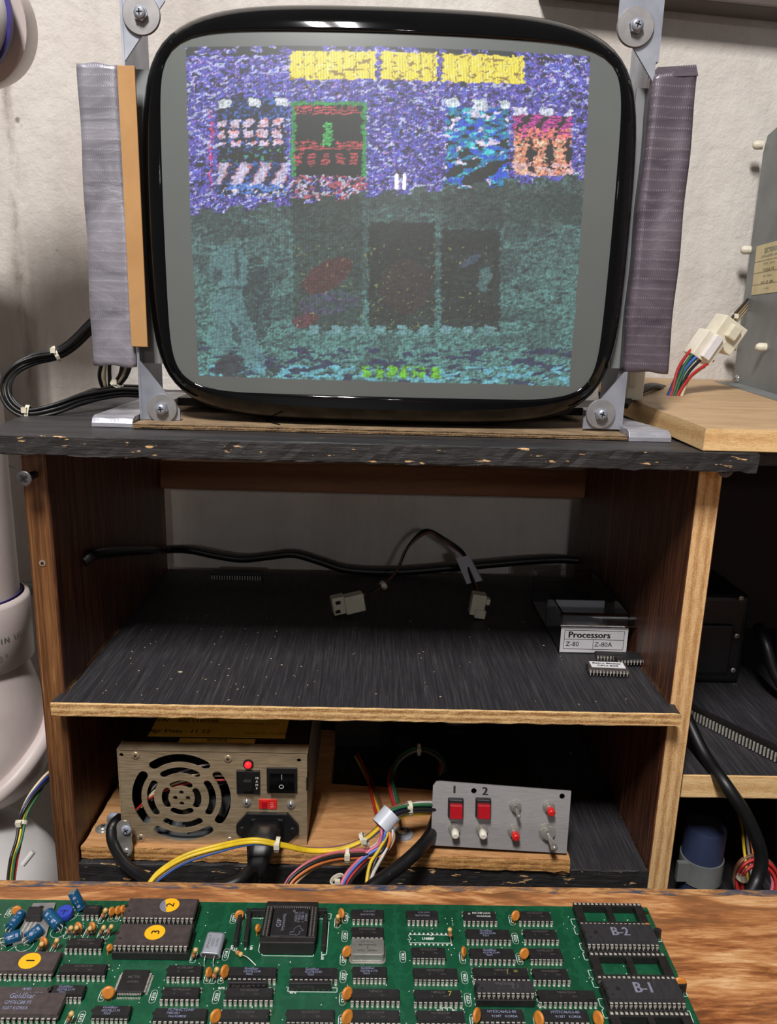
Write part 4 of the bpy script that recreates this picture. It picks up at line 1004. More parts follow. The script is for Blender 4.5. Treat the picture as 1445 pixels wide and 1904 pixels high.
g = MB().tube([e+Vector((-.0015, -.005, -.009)), P(466, 1620, .475), P(446, 1636, .465), P(415, 1648, .46), P(360, 1652, .455), P(300, 1645, .465), P(262, 1628, .478), P(230, 1602, .49), P(211, 1570, .505), P(207, 1545, .514), P(214, 1530, .519), P(222, 1522, .53)], .0040, M['black_rubber'], n=14, seg=8)
g.build('cord', t)
# metal cord clamp and plastic P-clip
t = thing('cord_clamp', 'small metal strap clamp with two screws holding the cord on the mounting board', 'clamp', P(232, 1560, .508))
c = P(232, 1558, .5085); hh = .0125
MB().prism([(c.x+x, .5075, c.z+z) for x, z in rrect(0, 0, .0105, .0300, .0050)], (0, .0016, 0), M['steel']).build('strap', t)
for py, mt in ((1543, 'nylon_grey'), (1585, 'steel')): 
    cc = P(235, py, .5070); screw_mb(cc, (0, -1, 0), .0040, M[mt], h=.0016).build('screw', t)
t = thing('cable_clip', 'grey plastic cable clip screwed to the board at the lower left', 'clip', P(210, 1535, .525))
c = PZ(206, 1536, PZ0+.001); g = MB().tube([c+Vector((-.002, .004, .002)), c+Vector((.001, 0, .009)), c+Vector((.006, -.002, .010)), c+Vector((.009, -.002, .003))], .0026, M['nylon_grey'], n=8); g.build('strap', t)
c = PZ(192, 1542, PZ0+.0002); g = MB().cyl(c, c+Vector((0, 0, .0010)), .0060, M['steel'], n=24); g.add(screw_mb(c+Vector((0, 0, .001)), (0, 0, 1), .0042, M['steel'])); g.build('screw', t)

# ================================================================== CONTROL PANEL
A0 = P(800, 1573, .5135); A1 = P(1052, 1584, .510); lean = Vector((.0, .014, .0455))
rgt = (A1-A0).normalized(); upn = lean.normalized(); nrm2 = rgt.cross(upn)   # faces the camera
cpn = thing('control_panel', 'bare steel test panel with two red buttons, small switches and toggles', 'control panel', (A0+A1)/2)
Wd = (A1-A0).length; Hh = lean.length
o_ = (A0+A1)/2+upn*Hh/2
def ray_plane(px, py, o0, nn):
    r = Vector(ray(px, py)); c0 = Vector((0, 0, CAMZ)); return c0+r*((o0-c0).dot(nn)/r.dot(nn))
def CP(px, py, off=0.0): return ray_plane(px, py, o_, nrm2)+nrm2*(.0008+off)
def cuv(px, py):
    p = ray_plane(px, py, o_, nrm2)-o_; return p.dot(rgt), p.dot(upn)
outl = [cuv(*p) for p in ((800, 1573), (1052, 1584), (1063, 1468), (820, 1454), (812, 1455), (806, 1463))][::1]
g = plate2d([outl, circ(*cuv(882, 1471), .0021), circ(*cuv(1046, 1478), .0021)], .0016, M['brushed'], o_, rgt, upn); g.build('plate', cpn, bevel=0)
for (px, py), nm in (((847, 1500), '1'), ((898, 1500), '2')):
    c = CP(px, py); dn_ = -nrm2
    g = MB(); cc = c+nrm2*.0022; x, u_ = rgt, upn
    def ob(mb, cc, w_, h_, d0, d1, mat, mat_top=None, tp=1.0):
        p = lambda sx, sy, d, k=1.0: cc+x*(sx*w_/2*k)+u_*(sy*h_/2*k)+nrm2*d
        return mb.hull8([p(-1, -1, d0), p(1, -1, d0), p(1, 1, d0), p(-1, 1, d0)], [p(-1, -1, d1, tp), p(1, -1, d1, tp), p(1, 1, d1, tp), p(-1, 1, d1, tp)], mat)
    bt = ob(MB(), c, .0122, .0150, 0, .0040, M['black_plastic'], tp=.92).build('square_button', cpn, bevel=.0010)
    tag(ob(MB(), c-u_*.0012, .0098, .0108, .0038, .0085, M['red_btn'], tp=.96).build('button_cap', bt, bevel=.0008), 'red square cap')
def bushing(px, py, r, tipmat, ln, rt, name, lab, tilt=(0, 0), ball=True, base=None):
    c = CP(px, py); g = MB().cyl(c, c+nrm2*.0007, r*1.22, M['steel'], n=26).cyl(c+nrm2*.0007, c+nrm2*.0030, r*1.05, M['chrome'], n=6, smooth=False).cyl(c+nrm2*.003, c+nrm2*.0060, r*.72, M['chrome'], n=20)
    for k in range(3): g.cyl(c+nrm2*(.0034+k*.0008), c+nrm2*(.0038+k*.0008), r*.78, M['steel'], n=20)
    b = g.build(name, cpn); d = (nrm2+rgt*tilt[0]+upn*tilt[1]).normalized(); s0 = c+nrm2*.0055
    if tipmat: g = MB().cyl(s0, s0+d*ln, rt, tipmat, n=20, rings=[(0, rt*.8), (.2, rt), (.8, rt), (.95, rt*.85), (1, rt*.6)])
    else: g = MB().cyl(s0, s0+d*ln, rt*.55, M['chrome'], n=14, rings=[(0, rt*.5), (.7, rt*.9), (.88, rt), (.97, rt*.8), (1, rt*.3)])
    tag(b, lab); g.build('cap' if tipmat else 'lever', b)
bushing(845, 1541, .0040, M['white_cap'], .0055, .0029, 'push_button', 'small white push button', (0, -.35))
bushing(896, 1542, .0040, M['white_cap'], .0055, .0029, 'push_button', 'small white push button', (0, -.35))
bushing(958, 1499, .0039, None, .0085, .0016, 'toggle_switch', 'small chrome toggle switch', (.15, -.55))
bushing(1020, 1500, .0040, M['red_small'], .0055, .0029, 'push_button', 'small red push button', (.1, -.35))
bushing(955, 1545, .0040, M['red_small'], .0055, .0029, 'push_button', 'small red push button', (.1, -.35))
bushing(1017, 1547, .0054, None, .0135, .0026, 'toggle_switch', 'large chrome toggle switch', (.25, -.6))
g = MB(); text(g, '1', CP(845, 1468), .0080, M['ink_black'], right=rgt, up=upn, bold=.05); text(g, '2', CP(902, 1471), .0085, M['ink_black'], right=rgt, up=upn, bold=.05)
tag(g.build('marker_numbers', cpn), 'numbers 1 and 2 written in dark marker')

# ================================================================== WIRING HARNESS in the lower bay
t = thing('wiring_harness', 'harness of coloured wires tied with nylon straps between power supply and test panel', 'wires', P(700, 1560, .49))
hub = P(712, 1528, .505)
# towards the lower left over the plug
p1 = [P(272, 1656, .455), P(296, 1628, .462), P(345, 1598, .468), P(410, 1578, .474), P(470, 1566, .472), P(518, 1571, .474), P(575, 1581, .482), P(630, 1578, .486), P(675, 1562, .492), P(704, 1540, .50), hub]
for k, (cn, dz, dy_) in enumerate((('yellow', .0036, 0), ('brown', .0018, .0012), ('yellow', .0022, -.0014), ('tan', .0000, -.0008), ('violet', -.0004, .0016), ('blue', -.0022, -.0010), ('blue', -.0034, .0010))):
    o = MB().tube([v_+Vector((0, dy_, dz*(.5+.5*math.sin(.6+i*.55+k*.2)))) for i, v_ in enumerate(p1)], .0013, M['w_'+cn], n=8, seg=8).build('wire', t); tag(o, cn+' wire')
# towards the lower right behind the panel
p2 = [hub, P(735, 1512, .512), P(762, 1503, .518), P(795, 1500, .524), P(830, 1502, .535), P(870, 1510, .55)]
bundle(t, p2, ['navy', 'orange', 'white', 'grey', 'pink', 'green', 'yellow', 'brown', 'black', 'white'], .0013, .0058, seed=12, twist=1.2)
# hanging down in front of the board
p3 = [hub, P(716, 1548, .497), P(708, 1572, .492), P(688, 1588, .488), P(668, 1608, .482), P(650, 1632, .474), P(640, 1656, .466)]
bundle(t, p3, ['red', 'red', 'orange', 'blue', 'white', 'black', 'pink'], .0013, .0040, seed=13)
p4 = [hub, P(720, 1550, .497), P(706, 1580, .490), P(694, 1606, .484), P(690, 1632, .476), P(690, 1658, .468)]
bundle(t, p4, ['black', 'grey', 'red', 'yellow', 'black', 'white'], .0013, .0042, seed=14)
p5 = [hub, P(724, 1556, .496), P(706, 1586, .490), P(664, 1590, .486), P(620, 1594, .480), P(580, 1608, .472), P(548, 1632, .464), P(534, 1654, .458)]
bundle(t, p5, ['pink', 'brown', 'white', 'orange', 'pink', 'tan', 'black'], .0013, .0036, seed=15, twist=1.0)
# up into the dark
p6 = [hub, P(704, 1510, .53), P(694, 1480, .57), P(680, 1440, .62), P(662, 1404, .66)]
bundle(t, p6, ['yellow', 'red', 'brown'], .0012, .0040, seed=16)
p7 = [P(800, 1470, .62), P(824, 1430, .64), P(812, 1405, .645), P(778, 1394, .64), P(745, 1410, .62), P(729, 1442, .59), P(734, 1478, .55), P(742, 1502, .52)]
bundle(t, p7, ['grey', 'green', 'red'], .0013, .0030, seed=17)
# translucent sleeve round the knot
d = (P(700, 1545, .50)-P(728, 1512, .508)).normalized()
g = MB(); c0_ = P(718, 1524, .503); g.cyl(c0_-d*.0065, c0_+d*.0065, .0078, M['frosted'], n=28, caps=False).cyl(c0_-d*.0065, c0_+d*.0065, .0072, M['frosted'], n=28, caps=False)
tag(g.build('sleeve', t), 'milky plastic sleeve')
ties(t, [(P(516, 1571, .474), (1, 0, -.1)), (P(677, 1561, .4915), (1, .1, .6)), (P(762, 1503, .518), (1, .2, 0)), (P(646, 1591, .484), (1, 0, 0)), (P(628, 1637, .474), (.4, 0, -1)), (P(779, 1394, .64), (1, 0, 0))], .0046)
# bare sleeve and clip beneath the knot
t = thing('cable_clip', 'white nylon clip screwed to the board beside the wiring knot', 'clip', P(745, 1545, .52))
c = PZ(748, 1551, PZ0+.0004); MB().prism([(c.x+x, c.y+y, PZ0) for x, y in rrect(0, 0, .017, .016, .007)], (0, 0, .0016), M['nylon_grey']).build('foot', t)
g = MB().cyl(c+Vector((0, .001, .001)), c+Vector((0, .001, .0020)), .0055, M['steel'], n=24); g.add(screw_mb(c+Vector((0, .001, .002)), (0, 0, 1), .0036, M['chrome'])); g.build('screw', t)
t = thing('black_cable', 'thick printed black cable curving from the test panel down behind the bench', 'cable', P(740, 1600, .48))
pc = [P(812, 1520, .545), P(800, 1552, .515), P(780, 1578, .495), P(750, 1606, .482), P(720, 1628, .472), P(690, 1650, .462), P(670, 1670, .456)]
g = MB().tube(pc, .0048, M['black_rubber'], n=16, seg=8); g.build('sheath', t)
g = MB()
for k, ch in enumerate('VW-1   LR2006'):
    if ch == ' ': continue
    f_ = k/12; p = P(708+74*f_, 1630-48*f_, .478); 
    q2 = catmull(pc, 8); near = min(q2, key=lambda v_: (v_-p).length); dirv = Vector((.82, .05, .57)).normalized(); nn = Vector((-.12, -.92, .35)); nn = (nn-dirv*nn.dot(dirv)).normalized(); uu = nn.cross(dirv)
    text(g, ch, near+nn*.0050, .0038, M['ink_grey'], right=dirv, up=uu)
g.build('printed_lettering', t)

# dim things deep in the lower bay
t = thing('toroid_coil', 'dark ring coil sitting deep in the shadow of the lower bay', 'coil', (.085, .70, .6715))
for k in range(3):
    g = MB(); ring = [(.085+.022*math.cos(2*math.pi*i/20), .70+.022*math.sin(2*math.pi*i/20), .700+k*.022) for i in range(21)]
    g.tube(ring, .0075, M['black_plastic'], n=10, seg=2); g.build('winding', t)
MB().cyl((.085, .70, .6720), (.085, .70, .75), .016, M['black_metal'], n=24).build('core', t)
t = thing('metal_bracket', 'dark sheet metal cover standing behind the power supply', 'bracket', (-.01, .68, .6835))
MB().box((-.030, .66, .6835), (.012, .664, .765), M['black_metal']).build('sheet', t); 

# ================================================================== ON THE MIDDLE SHELF
SZ = .8110
t = thing('power_cable', 'black power cable sagging along the wall at the back of the shelf', 'cable', (0, .80, SZ))
pts = [(180, 1030), (240, 1024), (300, 1022), (350, 1022), (400, 1032), (450, 1039), (500, 1034), (545, 1030), (590, 1042), (640, 1058), (700, 1063), (760, 1062), (830, 1056), (900, 1050), (980, 1043), (1040, 1040), (1100, 1037)]
MB().tube([Vector((-.2149, PX(180, 1034, -.2090).y-.012, PX(180, 1034, -.2090).z-.001))]+[PX(x, y, -.2090) if x < 270 else P(x, y, .783) for x, y in pts if x < 1060]+[Vector((.2168, .780, P(1060, 1039, .783).z-.0005))], .0043, M['black_rubber'], n=12, seg=5).build('cord', t)
t = thing('adapter_lead', 'short black lead with two white connectors lying on the shelf', 'cable', P(800, 1050, .72))
c = P(650, 1120, .668); Rl = Matrix.Rotation(math.radians(-10), 3, 'Y')@Matrix.Rotation(math.radians(14), 3, 'Z')
g = MB(); c.z = max(c.z, SZ+.009); rbox(g, c+Vector((.004, 0, 0)), (.018, .012, .0165), Rl, M['nylon']); rbox(g, c+Vector((-.010, 0, -.002)), (.012, .012, .0165), Rl, M['nylon']); h1 = g.build('connector', t, bevel=.001)
g = MB(); 
for dz in (-.0052, .0032): g.cyl(c+Vector((-.012, -.0062, dz-.002)), c+Vector((-.008, -.0068, dz-.001)), .0016, M['black_plastic'], n=10)
g.build('contact', h1)
c2_ = P(888, 1122, .672); c2_.z = max(c2_.z, SZ+.012)
R2 = Matrix.Rotation(math.radians(8), 3, 'Y')
g = MB(); rbox(g, c2_, (.013, .012, .020), R2, M['nylon']); rbox(g, c2_+Vector((.002, -.002, -.008)), (.010, .012, .008), R2, M['nylon']); rbox(g, c2_+Vector((.009, -.001, .003)), (.004, .008, .006), R2, M['nylon']); g.build('connector', t, bevel=.001)
for k in range(3):
    cn = ('black_rubber', 'black_rubber', 'w_brown')[k]; o2 = k*.0012
    g = MB().tube([c+Vector((.012, .001, .002+o2)), P(680, 1105, .68), P(712, 1088, .69), P(738, 1060, .70), P(758, 1018, .71), P(790+k*3, 986+k*2, .72), P(825, 1000+k*3, .73), P(862, 1028+k*2, .72), P(872, 1060, .70), P(882+k*2, 1092, .685), c2_+Vector((0, 0, .008))], .0014, M[cn]); g.build('wire', t)
ties(t, [(P(713, 1088, .69), P(738, 1060, .70)-P(680, 1105, .68))], .0034)
g = MB(); p0 = P(866, 1050, .705); p1_ = P(878, 1072, .70)
g.hull8([P(848, 1038, .71), P(872, 1032, .71), P(874, 1034, .714), P(850, 1040, .714)], [P(868, 1086, .69), P(896, 1080, .69), P(898, 1078, .694), P(870, 1084, .694)], M['frosted']); g.build('paper_tag', t)
# IC strip at the back left of the shelf
t = thing('socket_strip', 'long black chip with a row of pins at the back left of the shelf', 'chip', PZ(440, 1068, SZ))
a = PZ(392, 1077, SZ); b = PZ(488, 1077, SZ); g = MB().box((a.x, a.y, SZ+.003), (b.x, a.y+.013, SZ+.0068), M['chip']); g.build('body', t, bevel=.0004)
g = MB(); nP = 20
for k in range(nP): 
    x = a.x+.0015+(b.x-a.x-.003)*k/(nP-1)
    for yy in (a.y-.0012, a.y+.0138): g.box((x-.0005, yy-.0002, SZ+.0002), (x+.0005, yy+.0002, SZ+.0045), M['tin'])
tag(g.build('pins', t), kind='stuff')

# crumbs of wood and dust on the shelf
g = MB(); rs = random.Random(9)
for k in range(90):
    x = rs.uniform(-.20, .20) if k > 35 else rs.uniform(-.19, -.03); y = rs.uniform(.500, .66); s_ = rs.uniform(.0003, .0010); a = rs.random()*6
    q = [Vector((x+math.cos(a+j*1.57)*s_*(1 if j % 2 else .45), y+math.sin(a+j*1.57)*s_*(1 if j % 2 else .45), SZ+.0004)) for j in range(4)]
    g.prism(q, (0, 0, .0003), M['w_cream'])
tag(g.build('wood_crumbs'), 'pale crumbs of wood and dust scattered over the black middle shelf', 'crumbs', kind='stuff')

# clear storage bin
t = thing('parts_bin', 'clear plastic parts drawer with a white Processors label on the shelf', 'bin', (.188, .65, SZ))
bx0, bx1 = .1560, .2130; by0, by1 = .596, .712; bz0, bz1 = SZ+.0005, SZ+.0345; wt = .0016
g = MB()
g.box((bx0, by0, bz0), (bx1, by1, bz0+wt), M['clear']).box((bx0, by0, bz0+wt), (bx0+wt, by1, bz1), M['clear']).box((bx1-wt, by0, bz0+wt), (bx1, by1, bz1), M['clear'])
g.box((bx0+wt, by0, bz0+wt), (bx1-wt, by0+wt, bz1), M['clear']).box((bx0+wt, by1-wt, bz0+wt), (bx1-wt, by1, bz1), M['clear'])
tag(g.build('tray', t), 'clear plastic tray')
g = MB(); pr = []; 
for i in range(9):
    a = math.pi/2*i/8; pr.append((by0-.0050*math.sin(a)*1.0, bz1-.0085+.0085*math.cos(a)+.0002))
vs = []; 
for (yy, zz) in pr: vs += [(bx0-.001, yy, zz), (bx1+.0035, yy, zz)]
for (yy, zz) in pr[::-1]: vs += [(bx0-.001, yy+.0012, zz-.0014), (bx1+.0035, yy+.0012, zz-.0014)]
k = len(vs)//2; fs = [(2*i, 2*i+1, 2*((i+1) % k)+1, 2*((i+1) % k)) for i in range(k)]; fs += [tuple(2*i for i in range(k))[::-1], tuple(2*i+1 for i in range(k))]
tag(g.raw(vs, fs, M['clear'], False).build('pull_lip', t), 'rounded clear pull lip')
MB().box((bx0+wt, by0+.052, bz0+wt), (bx1-.006, by0+.0535, bz1-.008), M['frosted']).build('divider', t)
lz0, lz1 = SZ+.0008, SZ+.0226; ly = by0-.0008; lx0, lx1 = bx0+.0006, bx1-.0012
g = MB().box((lx0, ly-.0003, lz0), (lx1, ly+.0004, lz1), M['white_label']); lc = (lx0+lx1)/2; lw = lx1-lx0
def hl(x0, x1, z): g.box((x0, ly-.0004, z-.00018), (x1, ly-.0003, z+.00018), M['ink_black'])
def vl(x, z0_, z1_): g.box((x-.00018, ly-.0004, z0_), (x+.00018, ly-.0003, z1_), M['ink_black'])
ix0, ix1, iz0, iz1 = lx0+.003, lx1-.003, lz0+.003, lz1-.0025; zm = iz0+.0085; xm = ix0+(ix1-ix0)*.49
hl(ix0, ix1, iz0); hl(ix0, ix1, iz1); hl(ix0, ix1, zm); vl(ix0, iz0, iz1); vl(ix1, iz0, iz1); vl(xm, iz0, zm)
text(g, 'Processors', (ix0+.0205, ly-.0004, (zm+iz1)/2), .0078, M['ink_black'], bold=.035); text(g, 'Z-80', (ix0+.0070, ly-.0004, (zm+iz0)/2), .0056, M['ink_black']); text(g, 'Z-80A', (xm+.0085, ly-.0004, (zm+iz0)/2), .0056, M['ink_black'])
tag(g.build('label', t), 'white paper label reading Processors, Z-80, Z-80A')

# ================================================================== CHIPS
def chip_body(npin, w_, length, h0, h1, mat, notch=True):
    """moulded package: six-sided section, notch at the left end; origin at the foot of the pins"""
    g = MB(); L2 = length/2; hm = h0+(h1-h0)*.52; e = .00035
    sec = lambda x, k: [(x, -w_/2+e, h0), (x, w_/2-e, h0), (x, w_/2, hm), (x, w_/2-e*1.6, h1), (x, -w_/2+e*1.6, h1), (x, -w_/2, hm)]
    secs = [sec(-L2+e, 0), sec(L2-e, 0)]
    a = [Vector(p) for p in secs[0]]; b = [Vector(p) for p in secs[1]]
    for p, q2 in zip(a, b):
        if p.z > h1-1e-6 or p.z < h0+1e-6: p.x += e; q2.x -= e
        else: p.x -= e; q2.x += e
    vs = a+b; fs = [tuple(range(6))[::-1], tuple(range(6, 12))]+[(i, (i+1) % 6, 6+(i+1) % 6, 6+i) for i in range(6)]
    g.raw(vs, fs, mat)
    if notch:
        g.cyl((-L2+.0006, 0, h1-.0001), (-L2+.0006, 0, h1+.00004), .0011, M['socket'], n=14, caps=True)
        g.cyl((-L2+.0032, -w_*.27, h1-.0001), (-L2+.0032, -w_*.27, h1+.00003), .0006, M['socket'], n=10)
    return g
def chip_pins(npin, w_, row, hm, foot, pitch=.00254, solder=True):
    g = MB()
    for s_ in (-1, 1):
        for k in range(npin):
            x = (k-(npin-1)/2)*pitch; y0 = s_*(w_/2-.0002); y1 = s_*(row/2+.0002); th_ = .00028*s_
            lo, hi = sorted((y0, y1)); g.box((x-.00075, lo, hm-.00014), (x+.00075, hi, hm+.00014), M['tin'])
            lo, hi = sorted((y1-th_, y1)); g.box((x-.00075, lo, hm-.0016), (x+.00075, hi, hm+.00014), M['tin'])
            g.box((x-.00028, lo, foot), (x+.00028, hi, hm-.0016), M['tin'])
            if solder: g.cyl((x, s_*row/2, 0), (x, s_*row/2, .0007), .00085, M['tin'], r2=.0003, n=6)
    return g
_cache = {}
def put_mesh(name, me, parent, loc, rz=0.0):
    o = bpy.data.objects.new(name, me); COL.objects.link(o); o.parent = parent; o.location = loc
    o.rotation_euler = (0, 0, rz); return o
def marking(lines, mat, w_, h1, key=None):
    g = MB()
    for (s_, x, y, sz) in lines: text(g, s_, (x, y, h1), sz, mat, up=(0, 1, 0), off=.00006, sx=.95)
    return g
def chip(parent, name, npin, cx_, cy_, z, lines=None, ink='ink_dim', mat='chip', wide=False, dz=0.0, wbody=None, length=None, rz=0, solder=True, label=None, pitch=.00254):
    row = .01524 if wide else .00762; w_ = wbody or (.0134 if wide else .0064); ln = length or npin*pitch+(.0012 if npin < 12 else .0010)
    h0 = .0006; h1 = .0040 if not wide else .0044; hm = h0+(h1-h0)*.52
    k = (npin, w_, ln, mat)
    if k not in _cache: _cache[k] = chip_body(npin, w_, ln, h0, h1, M[mat]).mesh(name)
    kp = (npin, w_, row, solder, pitch)
    if kp not in _cache: _cache[kp] = chip_pins(npin, w_, row, hm, .0 if solder else -.0012, pitch, solder).mesh('pins')
    o = put_mesh(name, _cache[k], parent, Vector((cx_, cy_, z+dz))-(W[parent.name] if parent else Vector()), rz)
    W[o.name] = Vector((cx_, cy_, z+dz))
    put_mesh('pins', _cache[kp], o, (0, 0, 0))
    if lines:
        km = (tuple(lines), ink, h1)
        if km not in _cache: _cache[km] = marking(lines, M[ink], w_, h1).mesh('printed_marking')
        put_mesh('printed_marking', _cache[km], o, (0, 0, 0))
    if label: o['label'] = label
    return o

# ---- loose chips on the shelf
def loose(label, cx_, cy_, npin, mat, rz, group=None, wide=True, z=SZ):
    o = chip(None, 'loose_chip', npin, cx_, cy_, z+.0034, None, mat=mat, wide=wide, solder=False, rz=rz)
    tag(o, label, 'chip', group); return o
c = PZ(1130, 1258, SZ)
o = loose('brown chip with a white printed label lying nearest the shelf edge', c.x, c.y+.004, 12, 'chip_brown', math.radians(-3))
g = MB().box((-.0128, -.0050, .0044), (.0132, .0056, .00452), M['white_label']); text(g, 'Astro Blaster', (0, .0024, .00455), .0036, M['ink_black'], up=(0, 1, 0), sx=1.15, bold=.05); text(g, 'CPU-829', (0, -.0018, .00455), .0036, M['ink_black'], up=(0, 1, 0), sx=1.2, bold=.05)
lo = put_mesh('paper_label', g.mesh('paper_label'), o, (0, 0, 0)); lo['label'] = 'white label with two lines of black print'
c = PZ(1150, 1234, SZ); loose('black chip lying flat behind the white labelled chip, partly under another', c.x, c.y+.004, 14, 'chip', math.radians(-2), wide=False)
c = PZ(1178, 1243, SZ); o = loose('black chip resting crosswise at the far right of the loose chips', c.x, c.y+.004, 11, 'chip', math.radians(4), wide=False, z=SZ+.0008)

# ---- right cabinet contents
SY = .7535
t = thing('long_socket', 'long black edge connector with a row of bright pins lying across the side shelf', 'connector', (.29, .60, SY))
a = PZ(1296, 1330, SY+.004); b = PZ(1500, 1432, SY+.004); d = (b-a).normalized(); a = a-d*.03; ln = (b-a).length+.03; nn = Vector((-d.y, d.x, 0))
def slab(mb, a, d, nn, l0, l1, w0, w1, z0, z1, mat):
    q = lambda l, w_, z: Vector((a.x+d.x*l+nn.x*w_, a.y+d.y*l+nn.y*w_, z))
    return mb.hull8([q(l0, w0, z0), q(l1, w0, z0), q(l1, w1, z0), q(l0, w1, z0)], [q(l0, w0, z1), q(l1, w0, z1), q(l1, w1, z1), q(l0, w1, z1)], mat)
g = slab(MB(), a, d, nn, 0, ln, -.004, .006, SY+.0002, SY+.007, M['socket']); slab(g, a, d, nn, 0, ln, -.001, .003, SY+.007, SY+.0105, M['socket']); g.build('body', t)
g = MB(); k = 0; l = .004
while l < ln-.004: slab(g, a, d, nn, l-.0006, l+.0006, -.0052, -.0042, SY+.001, SY+.0085, M['tin']); l += .0030; k += 1
tag(g.build('pins', t), kind='stuff')
q = PZ(1441, 1412, SY+.001); MB().box((q.x+.001, q.y-.002, SY+.0003), (q.x+.02, q.y+.006, SY+.006), M['trim_blue']).build('blue_block', t, bevel=.0005)
t = thing('transformer_box', 'black power adapter box with screws and a cable on the side cabinet shelf', 'adapter', (.315, .69, SY))
g = MB().box((.262, .66, SY+.0005), (.344, .74, SY+.088), M['black_plastic']); g.build('body', t, bevel=.006, seg=3)
MB().box((.276, .656, SY+.012), (.330, .6605, SY+.060), M['black_plastic']).build('front_panel', t, bevel=.002)
for px, py in ((1378, 1112), (1363, 1246), (1370, 1182)): screw_mb(P(px, py, .6555), (0, -1, 0), .0024, M['steel']).build('screw', t)
g = MB().tube([P(1410, 1165, .66), P(1425, 1200, .64), P(1440, 1250, .63), P(1470, 1300, .62)], .005, M['black_rubber'], n=10); g.build('cable', t)
t = thing('black_cable', 'thick glossy black cord sweeping down in front of the side cabinet shelf', 'cable', (.27, .50, .73))
MB().tube([P(1262, 1300, .56), P(1284, 1350, .545), P(1312, 1406, .525), P(1350, 1460, .500), P(1385, 1512, .492), P(1408, 1562, .488), P(1416, 1600, .486), P(1408, 1635, .482), P(1392, 1668, .474)], .0048, M['black_rubber'], n=16, seg=8).build('cord', t)
t = thing('filter_capacitor', 'dark blue can capacitor in a dull metal clamp low in the side cabinet', 'capacitor', P(1304, 1640, .60))
cb_ = P(1304, 1600, .55); ztop = P(1304, 1534, .55).z; rr_ = .0160
MB().cyl((cb_.x, .55, .603), (cb_.x, .55, ztop), rr_, M['blue_can'], n=40, rings=[(0, rr_), (.97, rr_), (1, rr_*.94)]).build('can', t)
zc = P(1304, 1612, .535).z
g = MB().cyl((cb_.x, .55, zc-.020), (cb_.x, .55, zc), rr_+.0012, M['conduit'], n=40); g.box((cb_.x-rr_-.007, .540, zc-.018), (cb_.x-rr_+.002, .544, zc-.001), M['conduit']); g.build('clamp', t)
t = thing('wire_coil', 'coil of red, orange and blue wires tied up low in the side cabinet', 'wires', P(1410, 1640, .53))
cc = P(1410, 1642, .535); R_ = .0175
for k, (cn, rr2, yo) in enumerate((('red', 1.0, 0), ('red', .88, .003), ('orange', .95, .006), ('red', .80, -.002), ('brown', 1.02, .004), ('pink', .74, .002))):
    ring = [cc+Vector((R_*rr2*math.cos(a_), yo+.006*math.sin(a_), R_*rr2*1.0*math.sin(a_))) for a_ in [2*math.pi*i/16 for i in range(17)]]
    tag(MB().tube(ring, .0014, M['w_'+cn], seg=3).build('wire', t), cn+' wire')
for k, cn in enumerate(('red', 'blue', 'red', 'blue', 'red', 'blue')):
    off = k*.0022
    tag(MB().tube([cc+Vector((.000+off, -.012, -.020)), cc+Vector((.012+off, -.013, -.008-off*.3)), cc+Vector((.03+off, -.012, -.003-off*.6)), cc+Vector((.06, -.01, .000-off))], .0014, M['w_'+cn]).build('wire', t), cn+' wire')
for k, cn in enumerate(('yellow', 'grey', 'orange')):
    tag(MB().tube([P(1360+k*8, 1470, .62), P(1378+k*6, 1530, .58), P(1384+k*8, 1580, .55), P(1392+k*8, 1650, .53)], .0012, M['w_'+cn]).build('wire', t), cn+' wire')
ties(t, [(cc+Vector((-.0155, -.002, .006)), (.4, 0, 1))], .0032)

# ================================================================== CIRCUIT BOARD
ZP = .7430
pcb = thing('circuit_board', 'large green circuit board crowded with chips lying on the wooden workbench', 'circuit board', (0, .34, ZB))
def B(px, py): p = PZ(px, py, ZP); return p.x, p.y
bx0_, by0_, bx1_, by1_ = -.262, .150, .1668, .3876
hx, hy = B(1200, 1696)
ol = [rrect((bx0_+bx1_)/2-0, (by0_+by1_)/2, bx1_-bx0_, by1_-by0_, .0006), circ(hx, hy, .0019, 18)]
g = plate2d(ol, .0016, M['pcb'], (0, 0, ZP-.0008), (1, 0, 0), (0, 1, 0)); bo = g.build('board', pcb, bevel=0); tag(bo, 'green laminate board with a mounting hole')
for x in (bx0_+.01, bx1_-.012):
    for y in (by0_+.01, by1_-.012): MB().cyl((x, y-.004, ZB), (x, y-.004, ZP-.0016), .003, M['nylon'], n=12).build('spacer', pcb)
